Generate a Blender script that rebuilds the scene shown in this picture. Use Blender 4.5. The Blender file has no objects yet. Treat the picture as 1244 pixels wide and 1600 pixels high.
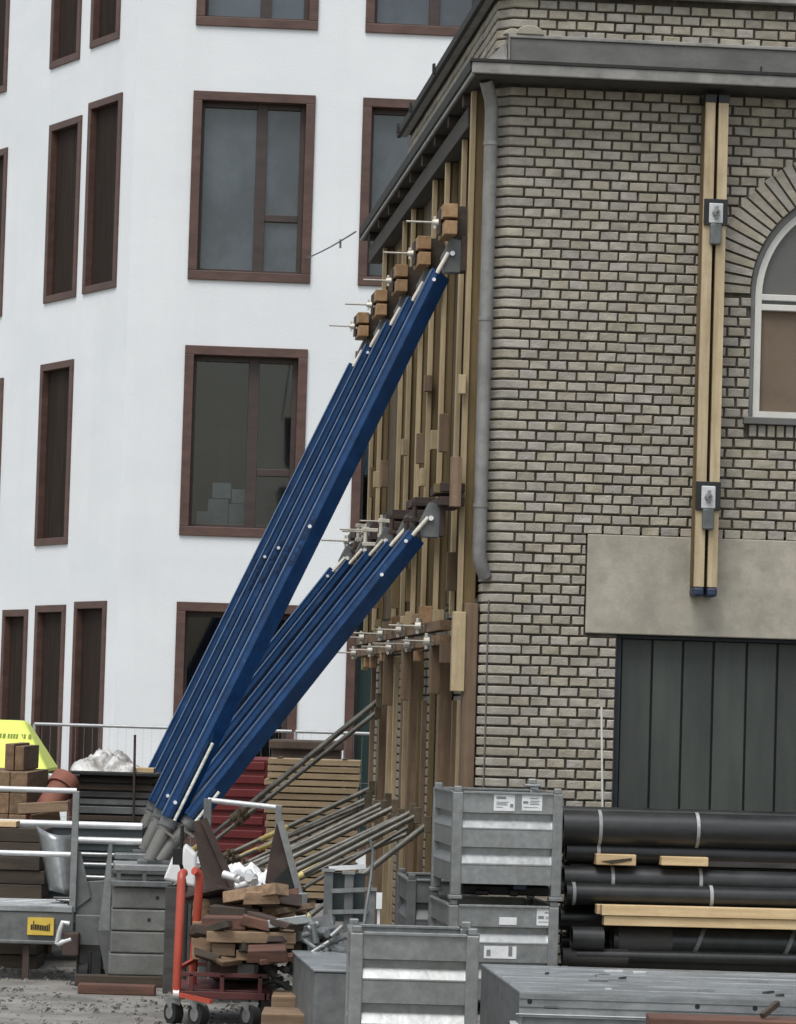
import bpy, math, random
from mathutils import Matrix, Vector, noise as mnoise
rnd = random.Random(7)
sc = bpy.context.scene
COL = sc.collection

# ------------------------------------------------------------------ camera
FPX = 5570.0; CX, CY = 622.0, 800.0           # focal length and centre in photo pixels
PITCH = math.atan(311 / FPX); ROLL = .0295; CAMH = 2.2
fw = Vector((0, math.cos(PITCH), math.sin(PITCH)))
up0 = Vector((0, -math.sin(PITCH), math.cos(PITCH))); rt0 = Vector((1, 0, 0))
rt = rt0 * math.cos(ROLL) + up0 * math.sin(ROLL)
upv = up0 * math.cos(ROLL) - rt0 * math.sin(ROLL)
CAM = Vector((0, 0, CAMH))
cd = bpy.data.cameras.new('camera'); cam = bpy.data.objects.new('camera', cd); COL.objects.link(cam)
cam.matrix_world = Matrix(((rt.x, upv.x, -fw.x, 0), (rt.y, upv.y, -fw.y, 0), (rt.z, upv.z, -fw.z, CAMH), (0, 0, 0, 1)))
cd.sensor_fit = 'VERTICAL'; cd.sensor_height = 36.0; cd.lens = FPX / 1600 * 36.0
cd.clip_start = .5; cd.clip_end = 2000
sc.camera = cam

# ------------------------------------------------------------------ sky, sun, exposure (overcast)
SUN_EL, SUN_AZ = math.radians(62), math.radians(205)
w = bpy.data.worlds.new('World'); sc.world = w; w.use_nodes = True
nt = w.node_tree; nt.nodes.clear()
o_ = nt.nodes.new('ShaderNodeOutputWorld'); bg = nt.nodes.new('ShaderNodeBackground')
sky = nt.nodes.new('ShaderNodeTexSky'); sky.sky_type = 'NISHITA'; sky.sun_disc = False
sky.sun_elevation = SUN_EL; sky.sun_rotation = SUN_AZ; sky.air_density = 1.6; sky.dust_density = 3.0; sky.ozone_density = 1.0
hs = nt.nodes.new('ShaderNodeHueSaturation'); hs.inputs['Saturation'].default_value = .55
nt.links.new(sky.outputs[0], hs.inputs['Color']); nt.links.new(hs.outputs[0], bg.inputs[0])
bg.inputs[1].default_value = .125; nt.links.new(bg.outputs[0], o_.inputs[0])
sl = bpy.data.lights.new('sun', 'SUN'); sl.energy = 1.5; sl.angle = math.radians(28); sl.color = (1, .995, .985)
so = bpy.data.objects.new('sun', sl); COL.objects.link(so)
sd = Vector((math.sin(SUN_AZ) * math.cos(SUN_EL), math.cos(SUN_AZ) * math.cos(SUN_EL), math.sin(SUN_EL)))
so.rotation_euler = (-sd).to_track_quat('-Z', 'Y').to_euler(); so.location = (0, 0, 30)
sc.view_settings.view_transform = 'Standard'; sc.view_settings.look = 'None'
sc.view_settings.exposure = 0.36; sc.view_settings.gamma = 1.0; sc.view_settings.use_curve_mapping = False

# ------------------------------------------------------------------ projection helpers (photo pixel -> place)
def ray(x, y): return fw + rt * ((x - CX) / FPX) - upv * ((y - CY) / FPX)
def at(x, y, Y):
    d = ray(x, y); return CAM + d * (Y / d.y)
def ground(x, y, z=0.0):
    d = ray(x, y); return CAM + d * ((z - CAMH) / d.z)
TH = math.atan((622 - 90) / FPX)
V = Vector((-math.sin(TH), math.cos(TH), 0)); U = Vector((math.cos(TH), math.sin(TH), 0)); ZV = Vector((0, 0, 1))
CH = .115                                       # chamfer leg of the brick corner
O = at(775, 1000, 28.1) - U * CH; O.z = 0
def frame(o, rz): return Matrix.Translation(o) @ Matrix.Rotation(rz, 4, 'Z')
BF = frame(O, TH)                               # brick building frame: x along the front, y along the side (away)
def loc(x, y, v):                               # pixel -> building coordinates on plane y = v
    d = ray(x, y); t = (O + V * v - CAM).dot(V) / d.dot(V); q = CAM + d * t - O; return q.dot(U), v, q.z
def locu(x, y, u):
    d = ray(x, y); t = (O + U * u - CAM).dot(U) / d.dot(U); q = CAM + d * t - O; return u, q.dot(V), q.z

# ------------------------------------------------------------------ materials
MATS = {}
def M(name, c1, c2=None, rough=.7, metal=0.0, scale=(6, 6, 6), bump=.15, bscale=60, rv=0.0, dirt=0.0, dirtc=(.05, .045, .04),
      dscale=2.0, lo=.35, hi=.65, spec=.5, trans=0.0, rvar=.12, detail=5, c3=None, c3lo=.62, island=False, stain_reflect=0.0, sscale=(.7, .7, .7), slo=.42, shi=.68, stain_reflect_c=None, hv=0.0):
    m = bpy.data.materials.new(name); m.use_nodes = True; n = m.node_tree.nodes; L = m.node_tree.links.new
    b = n['Principled BSDF']; c2 = c2 or tuple(min(1, x * 1.25) for x in c1)
    tc = n.new('ShaderNodeTexCoord'); oi = n.new('ShaderNodeObjectInfo')
    r = oi.outputs['Random']
    if island:
        ge = n.new('ShaderNodeNewGeometry'); ad = n.new('ShaderNodeMath'); ad.operation = 'ADD'
        L(r, ad.inputs[0]); L(ge.outputs['Random Per Island'], ad.inputs[1])
        fr = n.new('ShaderNodeMath'); fr.operation = 'FRACT'; L(ad.outputs[0], fr.inputs[0]); r = fr.outputs[0]
    mu = n.new('ShaderNodeMath'); mu.operation = 'MULTIPLY'; mu.inputs[1].default_value = 53.0; L(r, mu.inputs[0])
    va = n.new('ShaderNodeVectorMath'); va.operation = 'ADD'; L(tc.outputs['Object'], va.inputs[0]); L(mu.outputs[0], va.inputs[1])
    mp = n.new('ShaderNodeMapping'); mp.inputs['Scale'].default_value = scale; L(va.outputs[0], mp.inputs[0])
    no = n.new('ShaderNodeTexNoise'); no.inputs['Scale'].default_value = 1.0; no.inputs['Detail'].default_value = detail
    no.inputs['Roughness'].default_value = .62; L(mp.outputs[0], no.inputs['Vector'])
    rp = n.new('ShaderNodeValToRGB'); rp.color_ramp.elements[0].position = lo; rp.color_ramp.elements[1].position = hi
    rp.color_ramp.elements[0].color = (*c1, 1); rp.color_ramp.elements[1].color = (*c2, 1)
    if c3:
        e = rp.color_ramp.elements.new(min(.98, hi + .08)); e.color = (*c3, 1)
    L(no.outputs[0], rp.inputs[0]); colr = rp.outputs[0]
    if dirt > 0:
        nd = n.new('ShaderNodeTexNoise'); nd.inputs['Scale'].default_value = dscale; nd.inputs['Detail'].default_value = 8
        nd.inputs['Roughness'].default_value = .7; L(va.outputs[0], nd.inputs['Vector'])
        rd = n.new('ShaderNodeMapRange'); rd.inputs[1].default_value = .45; rd.inputs[2].default_value = .72
        rd.inputs[3].default_value = 0; rd.inputs[4].default_value = dirt; L(nd.outputs[0], rd.inputs[0])
        mx = n.new('ShaderNodeMixRGB'); L(rd.outputs[0], mx.inputs[0]); L(colr, mx.inputs[1]); mx.inputs[2].default_value = (*dirtc, 1); colr = mx.outputs[0]
    if stain_reflect > 0:  # world-placed patches: surface stains, chips, and reflections painted on the upper panes
        gp_ = n.new('ShaderNodeNewGeometry'); sm = n.new('ShaderNodeMapping'); sm.inputs['Scale'].default_value = sscale; L(gp_.outputs['Position'], sm.inputs[0])
        sn = n.new('ShaderNodeTexNoise'); sn.inputs['Scale'].default_value = 1.0; sn.inputs['Detail'].default_value = 9; sn.inputs['Roughness'].default_value = .68; L(sm.outputs[0], sn.inputs['Vector'])
        sr = n.new('ShaderNodeMapRange'); sr.inputs[1].default_value = slo; sr.inputs[2].default_value = shi; sr.inputs[4].default_value = stain_reflect; L(sn.outputs[0], sr.inputs[0])
        sx = n.new('ShaderNodeMixRGB'); L(sr.outputs[0], sx.inputs[0]); L(colr, sx.inputs[1]); sx.inputs[2].default_value = (*(stain_reflect_c or tuple(v * .5 for v in c1)), 1); colr = sx.outputs[0]
    if hv > 0:
        wn = n.new('ShaderNodeTexWhiteNoise'); wn.noise_dimensions = '1D'; L(mu.outputs[0], wn.inputs['W']); hh_ = n.new('ShaderNodeHueSaturation')
        for sock, a_, b_ in (('Hue', .5 - hv, .5 + hv * .25), ('Saturation', .75, 1.25)):
            q_ = n.new('ShaderNodeMapRange'); L(wn.outputs['Value'], q_.inputs[0]); q_.inputs[3].default_value = a_; q_.inputs[4].default_value = b_; L(q_.outputs[0], hh_.inputs[sock])
        L(colr, hh_.inputs['Color']); colr = hh_.outputs[0]
    if rv > 0:
        h = n.new('ShaderNodeHueSaturation'); mr = n.new('ShaderNodeMapRange'); L(r, mr.inputs[0])
        mr.inputs[3].default_value = 1 - rv; mr.inputs[4].default_value = 1 + rv; L(mr.outputs[0], h.inputs['Value']); L(colr, h.inputs['Color']); colr = h.outputs[0]
    L(colr, b.inputs['Base Color'])
    b.inputs['Metallic'].default_value = metal; b.inputs['Specular IOR Level'].default_value = spec
    if trans: b.inputs['Transmission Weight'].default_value = trans
    mr2 = n.new('ShaderNodeMapRange'); L(no.outputs[0], mr2.inputs[0]); mr2.inputs[3].default_value = max(.02, rough - rvar); mr2.inputs[4].default_value = min(1, rough + rvar)
    L(mr2.outputs[0], b.inputs['Roughness'])
    if bump > 0:
        nb = n.new('ShaderNodeTexNoise'); nb.inputs['Scale'].default_value = bscale; nb.inputs['Detail'].default_value = 4; L(va.outputs[0], nb.inputs['Vector'])
        bp = n.new('ShaderNodeBump'); bp.inputs['Strength'].default_value = bump; bp.inputs['Distance'].default_value = .01; L(nb.outputs[0], bp.inputs['Height']); L(bp.outputs[0], b.inputs['Normal'])
    MATS[name] = m; return m
M('brick', (.295, .270, .220), (.415, .383, .318), rough=.85, scale=(9, 9, 14), bump=.6, bscale=70, rv=.12, dirt=.4, dirtc=(.16, .145, .115), dscale=5, island=True, stain_reflect=.26, sscale=(1.6, 1.6, .8), stain_reflect_c=(.19, .172, .135), hv=.012)
M('mortar', (.052, .044, .032), (.115, .10, .078), rough=.95, scale=(11, 11, 11), bump=.5, stain_reflect=.5, sscale=(2, 2, 1))
M('stucco', (.755, .785, .795), (.80, .825, .832), rough=.92, scale=(.5, .5, 1.2), bump=.3, bscale=45, dirt=.12, dirtc=(.55, .56, .56), dscale=.35, stain_reflect=.16, sscale=(2.2, 2.2, .16), slo=.5, shi=.75, stain_reflect_c=(.55, .57, .57))
M('casing', (.075, .040, .032), (.115, .064, .050), rough=.5, scale=(3, 3, 8), bump=.05, rv=.06)
M('sash', (.042, .030, .027), (.06, .042, .036), rough=.5, scale=(3, 3, 8), bump=.05)
M('slit_board', (.020, .013, .010), (.034, .023, .018), rough=.8, spec=.2, scale=(14, 14, 1), bump=.1, rv=.12)
M('glass', (.012, .017, .02), (.016, .022, .026), rough=.04, scale=(1, 1, 1), bump=.02, bscale=1.5, rvar=.02, spec=.75)
M('glass_reflect', (.075, .092, .108), (.10, .12, .14), stain_reflect=.75, sscale=(.45, .45, .35), slo=.44, shi=.56, stain_reflect_c=(.045, .056, .066), rough=.07, scale=(.7, .7, 1), bump=.02, bscale=1.5, rvar=.02, spec=.7)  # light and dark patches painted into the pane colour imitate soft reflections
M('glass_teal', (.03, .05, .048), (.04, .062, .058), rough=.1, scale=(1, 1, 1), bump=.02, bscale=1.5, rvar=.02, spec=.6)
M('concrete', (.33, .305, .245), (.45, .415, .34), rough=.9, scale=(3, 3, 3), bump=.2, bscale=70, dirt=.35, dirtc=(.15, .14, .12), dscale=7, stain_reflect=.45, sscale=(2.2, 2.2, .9), stain_reflect_c=(.23, .21, .17))
M('zinc', (.12, .118, .112), (.165, .162, .153), rough=.55, metal=.3, scale=(2, 2, 6), bump=.1, dirt=.35, dscale=3)
M('zinc_light', (.21, .205, .19), (.30, .292, .27), rough=.6, scale=(5, 5, 5), bump=.1, dirt=.5, dscale=6)
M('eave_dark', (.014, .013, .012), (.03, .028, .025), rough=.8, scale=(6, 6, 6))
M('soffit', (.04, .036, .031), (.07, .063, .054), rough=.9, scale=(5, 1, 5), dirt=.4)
M('downpipe', (.22, .218, .21), (.31, .305, .29), rough=.5, metal=.35, scale=(4, 4, 1.5), bump=.08, dirt=.6, dirtc=(.10, .10, .10), dscale=4)
M('door_green', (.036, .043, .038), (.058, .067, .058), rough=.6, scale=(6, 6, 1), bump=.08, rv=.12, dirt=.3, dirtc=(.05, .05, .045), dscale=3)
M('door_frame', (.018, .024, .034), (.03, .037, .048), rough=.6)
M('window_white', (.58, .57, .52), (.70, .69, .64), rough=.6, scale=(4, 4, 4), dirt=.3, dirtc=(.25, .23, .2), dscale=8)
M('window_board', (.13, .095, .065), (.20, .15, .105), rough=.85, scale=(2, 2, 2), dirt=.3, dscale=2)
M('arch_glass', (.075, .073, .068), (.12, .118, .11), rough=.22, scale=(1.5, 1.5, 1.5), dirt=.3, dscale=3, spec=.6)
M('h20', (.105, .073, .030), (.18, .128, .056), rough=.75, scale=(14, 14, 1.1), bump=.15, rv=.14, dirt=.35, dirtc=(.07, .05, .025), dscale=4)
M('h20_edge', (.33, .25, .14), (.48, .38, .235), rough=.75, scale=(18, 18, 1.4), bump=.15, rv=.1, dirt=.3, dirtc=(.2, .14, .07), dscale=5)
M('ply', (.065, .046, .021), (.115, .082, .038), rough=.8, scale=(8, 8, 1), rv=.12, dirt=.4, dirtc=(.04, .03, .018), dscale=3)
M('timber', (.135, .088, .052), (.225, .155, .098), rough=.8, scale=(18, 18, 1.2), bump=.2, rv=.2, dirt=.35, dirtc=(.08, .05, .03), dscale=4)
M('timber_y', (.15, .093, .052), (.27, .172, .10), rough=.8, scale=(18, 1.2, 18), bump=.2, rv=.2, dirt=.35, dirtc=(.08, .05, .03), dscale=4)
M('timber_x', (.14, .092, .055), (.31, .21, .128), rough=.8, scale=(1.3, 18, 18), bump=.2, rv=.32, dirt=.5, dirtc=(.10, .06, .035), dscale=5)
M('timber_red', (.085, .04, .028), (.16, .075, .05), rough=.8, scale=(1.5, 18, 18), bump=.2, rv=.15, dirt=.3, dscale=5)
M('timber_dark', (.035, .026, .019), (.075, .056, .04), rough=.85, scale=(1.5, 14, 14), bump=.25, rv=.2, dirt=.3, dscale=5)
M('timber_pale', (.52, .37, .19), (.72, .55, .32), rough=.75, scale=(1.1, 16, 16), bump=.15, rv=.1, dirt=.25, dirtc=(.3, .19, .09), dscale=7)
M('beam_pale', (.36, .28, .165), (.52, .425, .275), rough=.75, scale=(20, 20, 1.2), bump=.15, rv=.1, dirt=.3, dirtc=(.2, .13, .06), dscale=5)
M('block', (.25, .148, .072), (.38, .24, .13), rough=.8, scale=(16, 3, 16), bump=.15, rv=.15, dirt=.25, dirtc=(.16, .09, .04), dscale=8)
M('blue', (.006, .042, .130), (.012, .066, .195), rough=.36, scale=(5, 5, 5), bump=.12, bscale=25, rv=.1, dirt=.5, dirtc=(.010, .022, .050), dscale=6, c3=(.03, .09, .21), stain_reflect=.8, sscale=(16, 16, 5), slo=.66, shi=.70, stain_reflect_c=(.13, .17, .22))
M('cap_blue', (.012, .022, .05), (.022, .036, .075), rough=.5)
M('black_steel', (.008, .008, .009), (.018, .018, .019), rough=.5)
M('galv', (.27, .285, .285), (.34, .355, .355), rough=.33, metal=.55, scale=(22, 22, 22), bump=.35, bscale=8, rv=.08, dirt=.35, dirtc=(.17, .172, .165), dscale=9, stain_reflect=.45, sscale=(2.5, 2.5, 1.2), stain_reflect_c=(.16, .16, .15))
M('galv_dark', (.12, .127, .127), (.19, .198, .197), rough=.55, metal=.4, scale=(12, 12, 12), bump=.35, bscale=9, rv=.1, dirt=.5, dirtc=(.06, .06, .058), dscale=3)
M('galv_sheet', (.27, .295, .305), (.42, .445, .455), rough=.30, metal=.25, scale=(1.5, 8, 8), bump=.06, bscale=15, dirt=.6, dirtc=(.11, .115, .115), dscale=3, rv=.06, stain_reflect=.55, sscale=(1.2, 5, 5), stain_reflect_c=(.12, .125, .125))
M('galv_bright', (.55, .56, .56), (.72, .73, .73), rough=.4, metal=.3, scale=(6, 6, 6), rv=.08)
M('ballast', (.13, .135, .125), (.20, .205, .19), rough=.85, scale=(5, 5, 5), bump=.25, rv=.12, dirt=.5, dirtc=(.08, .075, .065), dscale=4)
M('spindle', (.13, .127, .115), (.21, .205, .19), rough=.6, metal=.2, scale=(6, 6, 6), dirt=.5, dirtc=(.11, .10, .09), dscale=6)
M('rust', (.045, .030, .025), (.085, .058, .048), rough=.75, metal=.2, scale=(5, 5, 5), bump=.15, dirt=.5, dirtc=(.03, .024, .022), dscale=4)
M('prop_tube', (.11, .106, .092), (.24, .232, .20), rough=.42, metal=.35, scale=(7, 7, 7), rv=.18, dirt=.45, dirtc=(.09, .075, .05), dscale=6)
M('prop_yellow', (.60, .46, .12), (.78, .64, .28), rough=.6, scale=(9, 9, 9), rv=.15, dirt=.45, dirtc=(.2, .16, .08), dscale=10)
M('prop_clamp', (.09, .07, .045), (.17, .135, .09), rough=.7, metal=.3, scale=(9, 9, 9), rv=.15)
M('bolt', (.75, .77, .78), (.85, .87, .88), rough=.35, metal=.1, scale=(5, 5, 5))
M('nut', (.50, .47, .40), (.66, .62, .54), rough=.55, metal=.2, scale=(15, 15, 15), rv=.15)
M('rod', (.40, .38, .33), (.55, .52, .46), rough=.5, metal=.35, scale=(15, 15, 15))
M('rod_white', (.55, .55, .47), (.75, .74, .65), rough=.5, scale=(5, 5, 40), lo=.4, hi=.55)
M('pipe_black', (.010, .011, .0115), (.022, .023, .0235), rough=.36, scale=(2, 10, 10), bump=.06, rv=.25, dirt=.5, dirtc=(.045, .046, .045), dscale=5)
M('strap', (.24, .25, .25), (.42, .43, .43), rough=.55, scale=(10, 10, 10), dirt=.3)
M('orange', (.37, .055, .030), (.45, .072, .040), rough=.42, scale=(4, 4, 4), bump=.05, dirt=.3, dirtc=(.22, .05, .03), dscale=9)
M('red_dark', (.065, .014, .013), (.105, .022, .020), rough=.6, scale=(4, 4, 4), dirt=.4, dscale=6)
M('red_container', (.115, .010, .012), (.155, .016, .018), rough=.55, scale=(2, 2, 2), dirt=.3, dirtc=(.05, .01, .01), dscale=2)
M('rubber', (.008, .008, .008), (.016, .016, .016), rough=.8)
M('lime', (.68, .80, .13), (.76, .87, .18), rough=.5, scale=(2, 2, 2), dirt=.15, dirtc=(.5, .58, .12), dscale=3)
M('bin_green', (.13, .18, .075), (.19, .25, .11), rough=.6, dirt=.3, dscale=3)
M('lime_ink', (.16, .19, .02), (.20, .23, .03), rough=.6)
M('plate_yellow', (.62, .43, .06), (.72, .52, .09), rough=.5, dirt=.25, dirtc=(.35, .24, .05), dscale=14)
M('ink', (.028, .02, .008), (.04, .03, .012), rough=.7)
M('ink_grey', (.16, .165, .17), (.22, .225, .23), rough=.8)
M('paper', (.66, .67, .67), (.80, .81, .81), rough=.7, scale=(12, 12, 12), dirt=.3, dirtc=(.45, .46, .46), dscale=14)
M('plastic', (.30, .285, .265), (.66, .66, .64), rough=.35, scale=(9, 9, 9), lo=.42, hi=.58, dirt=.5, dirtc=(.22, .19, .16), dscale=6)
M('cloth', (.68, .68, .67), (.82, .82, .81), rough=.75, scale=(6, 6, 6), dirt=.2, dscale=6)
M('panel_dark', (.025, .024, .023), (.06, .058, .054), rough=.7, scale=(2, 12, 12), rv=.3, dirt=.3, dscale=6)
M('panel_teal', (.03, .042, .045), (.055, .072, .076), rough=.6, scale=(2, 12, 12), rv=.25)
M('lumber', (.22, .16, .095), (.34, .255, .155), rough=.8, scale=(1.2, 14, 14), rv=.14, dirt=.3, dirtc=(.15, .1, .05), dscale=5)
M('tarp_brown', (.055, .038, .028), (.09, .063, .046), rough=.8, scale=(4, 4, 4))
M('clay', (.17, .062, .04), (.27, .105, .07), rough=.8, scale=(5, 5, 5), dirt=.3)
M('asphalt', (.12, .112, .099), (.28, .266, .24), rough=.9, scale=(1.6, 1.6, 1.6), bump=.7, bscale=22, dirt=.5, dirtc=(.085, .08, .07), dscale=1.1, detail=9)
M('stone', (.09, .085, .075), (.27, .255, .23), rough=.9, scale=(9, 9, 9), bump=.2, rv=.35, island=True)
M('cable', (.10, .10, .10), (.15, .15, .15), rough=.6)
M('wire', (.36, .37, .37), (.46, .47, .47), rough=.5, metal=.4)
M('roof_felt', (.06, .058, .055), (.09, .088, .083), rough=.9)

def clear_glass():
    m = bpy.data.materials.new('glass_clear'); m.use_nodes = True; n = m.node_tree.nodes; L = m.node_tree.links.new
    n.remove(n['Principled BSDF']); o = n['Material Output']; t = n.new('ShaderNodeBsdfTransparent'); t.inputs[0].default_value = (.78, .83, .86, 1)
    gl = n.new('ShaderNodeBsdfGlossy'); gl.inputs['Roughness'].default_value = .03; f = n.new('ShaderNodeFresnel'); f.inputs[0].default_value = 1.6
    mx = n.new('ShaderNodeMixShader'); L(f.outputs[0], mx.inputs[0]); L(t.outputs[0], mx.inputs[1]); L(gl.outputs[0], mx.inputs[2]); L(mx.outputs[0], o.inputs[0]); MATS['glass_clear'] = m
clear_glass()
M('room', (.24, .26, .28), (.34, .36, .38), rough=.9, scale=(1, 1, 1), bump=0)
M('room_dark', (.13, .112, .095), (.20, .175, .15), rough=.9, scale=(1, 1, 1), bump=0)
M('reflection_tone', (.40, .46, .52), (.47, .53, .59), rough=.8, scale=(.6, .6, 6), bump=0)  # tone of the added panels that stand in for reflected sky
M('carton', (.42, .43, .42), (.58, .59, .58), rough=.8, rv=.2)

# ------------------------------------------------------------------ mesh builder
ROOTM = {}                                       # object -> world matrix
class MB:
    def __init__(s, fr=None): s.v = []; s.f = []; s.M = fr or Matrix.Identity(4); s.sm = []
    def add(s, vs, fs, smooth=False):
        b = len(s.v); s.v += [s.M @ Vector(p) for p in vs]; s.f += [tuple(b + i for i in f) for f in fs]; s.sm += [smooth] * len(fs); return s
    def box(s, x0, x1, y0, y1, z0, z1):
        return s.add([(x0, y0, z0), (x1, y0, z0), (x1, y1, z0), (x0, y1, z0), (x0, y0, z1), (x1, y0, z1), (x1, y1, z1), (x0, y1, z1)],
                     [(0, 3, 2, 1), (4, 5, 6, 7), (0, 1, 5, 4), (1, 2, 6, 5), (2, 3, 7, 6), (3, 0, 4, 7)])
    def bar(s, p, q, a, b, up=(0, 0, 1)):        # rectangular bar from p to q; a across, b along up
        p = Vector(p); q = Vector(q); d = (q - p).normalized(); u_ = Vector(up)
        x = d.cross(u_)
        if x.length < 1e-4: x = d.cross(Vector((1, 0, 0)))
        x.normalize(); y = x.cross(d).normalized(); x *= a / 2; y *= b / 2
        return s.add([p - x - y, p + x - y, p + x + y, p - x + y, q - x - y, q + x - y, q + x + y, q - x + y],
                     [(0, 1, 2, 3), (7, 6, 5, 4), (4, 5, 1, 0), (5, 6, 2, 1), (6, 7, 3, 2), (7, 4, 0, 3)])
    def tube(s, p, q, r, r2=None, n=14, caps=True):
        p = Vector(p); q = Vector(q); d = (q - p).normalized(); x = d.orthogonal().normalized(); y = d.cross(x); r2 = r if r2 is None else r2
        vs = []
        for c, rr in ((p, r), (q, r2)):
            for i in range(n):
                a = 2 * math.pi * i / n; vs.append(c + (x * math.cos(a) + y * math.sin(a)) * rr)
        s.add(vs, [(i, (i + 1) % n, n + (i + 1) % n, n + i) for i in range(n)], True)
        if caps:
            s.add(vs[:n], [tuple(reversed(range(n)))]); s.add(vs[n:], [tuple(range(n))])
        return s
    def path(s, pts, r, n=12, caps=True):
        pts = [Vector(p) for p in pts]; rings = []
        x = None
        for i, p in enumerate(pts):
            d = ((pts[min(i + 1, len(pts) - 1)] - pts[max(i - 1, 0)])).normalized()
            x = d.orthogonal().normalized() if x is None else (x - d * x.dot(d)).normalized()
            y = d.cross(x); rings.append([p + (x * math.cos(2 * math.pi * k / n) + y * math.sin(2 * math.pi * k / n)) * r for k in range(n)])
        vs = [q for rg in rings for q in rg]
        fs = [(j * n + i, j * n + (i + 1) % n, (j + 1) * n + (i + 1) % n, (j + 1) * n + i) for j in range(len(pts) - 1) for i in range(n)]
        s.add(vs, fs, True)
        if caps: s.add(rings[0], [tuple(reversed(range(n)))]); s.add(rings[-1], [tuple(range(n))])
        return s
    def prism(s, poly, ext):                     # polygon (3-D points) swept by vector ext
        n = len(poly); poly = [Vector(p) for p in poly]; e = Vector(ext)
        return s.add(poly + [p + e for p in poly], [tuple(reversed(range(n))), tuple(range(n, 2 * n))] + [(i, (i + 1) % n, n + (i + 1) % n, n + i) for i in range(n)])
    def build(s, name, mat, parent=None, bev=0.0):
        me = bpy.data.meshes.new(name)
        if parent is not None and parent in ROOTM:
            inv = ROOTM[parent].inverted(); vs = [inv @ p for p in s.v]; mw = ROOTM[parent]
        else: vs = s.v; mw = Matrix.Identity(4)
        if parent is None and vs:                # a one-mesh thing: origin at its base
            c = Vector(((min(p.x for p in vs) + max(p.x for p in vs)) / 2, (min(p.y for p in vs) + max(p.y for p in vs)) / 2, min(p.z for p in vs)))
            mw = Matrix.Translation(c); vs = [p - c for p in vs]
        me.from_pydata([tuple(p) for p in vs], [], s.f); me.materials.append(MATS[mat])
        for p, k in zip(me.polygons, s.sm): p.use_smooth = k
        ob = bpy.data.objects.new(name, me); COL.objects.link(ob)
        import bmesh
        bm = bmesh.new(); bm.from_mesh(me); bmesh.ops.recalc_face_normals(bm, faces=bm.faces); bm.to_mesh(me); bm.free()
        if parent is not None: ob.parent = parent
        else: ob.location = mw.translation
        ROOTM[ob] = mw
        if bev > 0:
            b = ob.modifiers.new('bevel', 'BEVEL'); b.width = bev; b.segments = 2; b.limit_method = 'ANGLE'; b.angle_limit = math.radians(40)
        return ob
def tag(o, label=None, cat=None, group=None, kind=None):
    if label: o['label'] = label
    if cat: o['category'] = cat
    if group: o['group'] = group
    if kind or cat: o['kind'] = kind or 'thing'
    return o
def thing(name, label, cat, mw, group=None):
    o = bpy.data.objects.new(name, None); COL.objects.link(o); o.empty_display_size = .1
    o.matrix_world = mw; ROOTM[o] = mw.copy(); return tag(o, label, cat, group)
KIDS = {}
def copy_tree(o, parent=None):
    c = o.copy(); COL.objects.link(c); c.parent = parent
    for ch in list(o.children):
        if ch.name.startswith('bolt') and rnd.random() < .45: continue   # not every shore shows all its bolts
        copy_tree(ch, c)
    return c
def child(name, me, parent, loc_=(0, 0, 0), rot=(0, 0, 0)):
    ob = bpy.data.objects.new(name, me); COL.objects.link(ob); ob.parent = parent; ob.location = loc_; ob.rotation_euler = rot; return ob
def T(p): return Matrix.Translation(Vector(p))

# ================================================================== GROUND
def smooth_noise(x, y, s): return mnoise.noise(Vector((x * s, y * s, 3.1)))
g = MB(); g.add([(-400, -60, 0), (400, -60, 0), (400, 700, 0), (-400, 700, 0)], [(0, 1, 2, 3)])
tag(g.build('ground', 'asphalt'), kind='structure')
st = MB()
def stone(mb, x, y, r):
    vs = []; z0 = r * .15
    n = 5; ph = rnd.random() * 6.28
    for k in range(n):
        a = ph + 6.283 * k / n; q = r * rnd.uniform(.75, 1.15); vs.append((x + math.cos(a) * q, y + math.sin(a) * q, 0.0))
    for k in range(n):
        a = ph + .5 + 6.283 * k / n; q = r * rnd.uniform(.5, .8); vs.append((x + math.cos(a) * q, y + math.sin(a) * q, r * rnd.uniform(.45, .8)))
    mb.add(vs, [(k, (k + 1) % n, n + (k + 1) % n, n + k) for k in range(n)] + [tuple(range(n, 2 * n))])
for i in range(9000):
    x = rnd.uniform(-4.2, 1.6); y = rnd.uniform(21.5, 33)
    dens = smooth_noise(x, y, .9)
    if dens < rnd.uniform(-.5, .35): continue
    stone(st, x, y, .005 + abs(rnd.gauss(0, .011)) + (rnd.random() < .03) * rnd.uniform(.01, .03))
tag(st.build('gravel', 'stone'), 'loose grey gravel and rubble scattered over the yard ground', 'gravel', kind='stuff')

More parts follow.
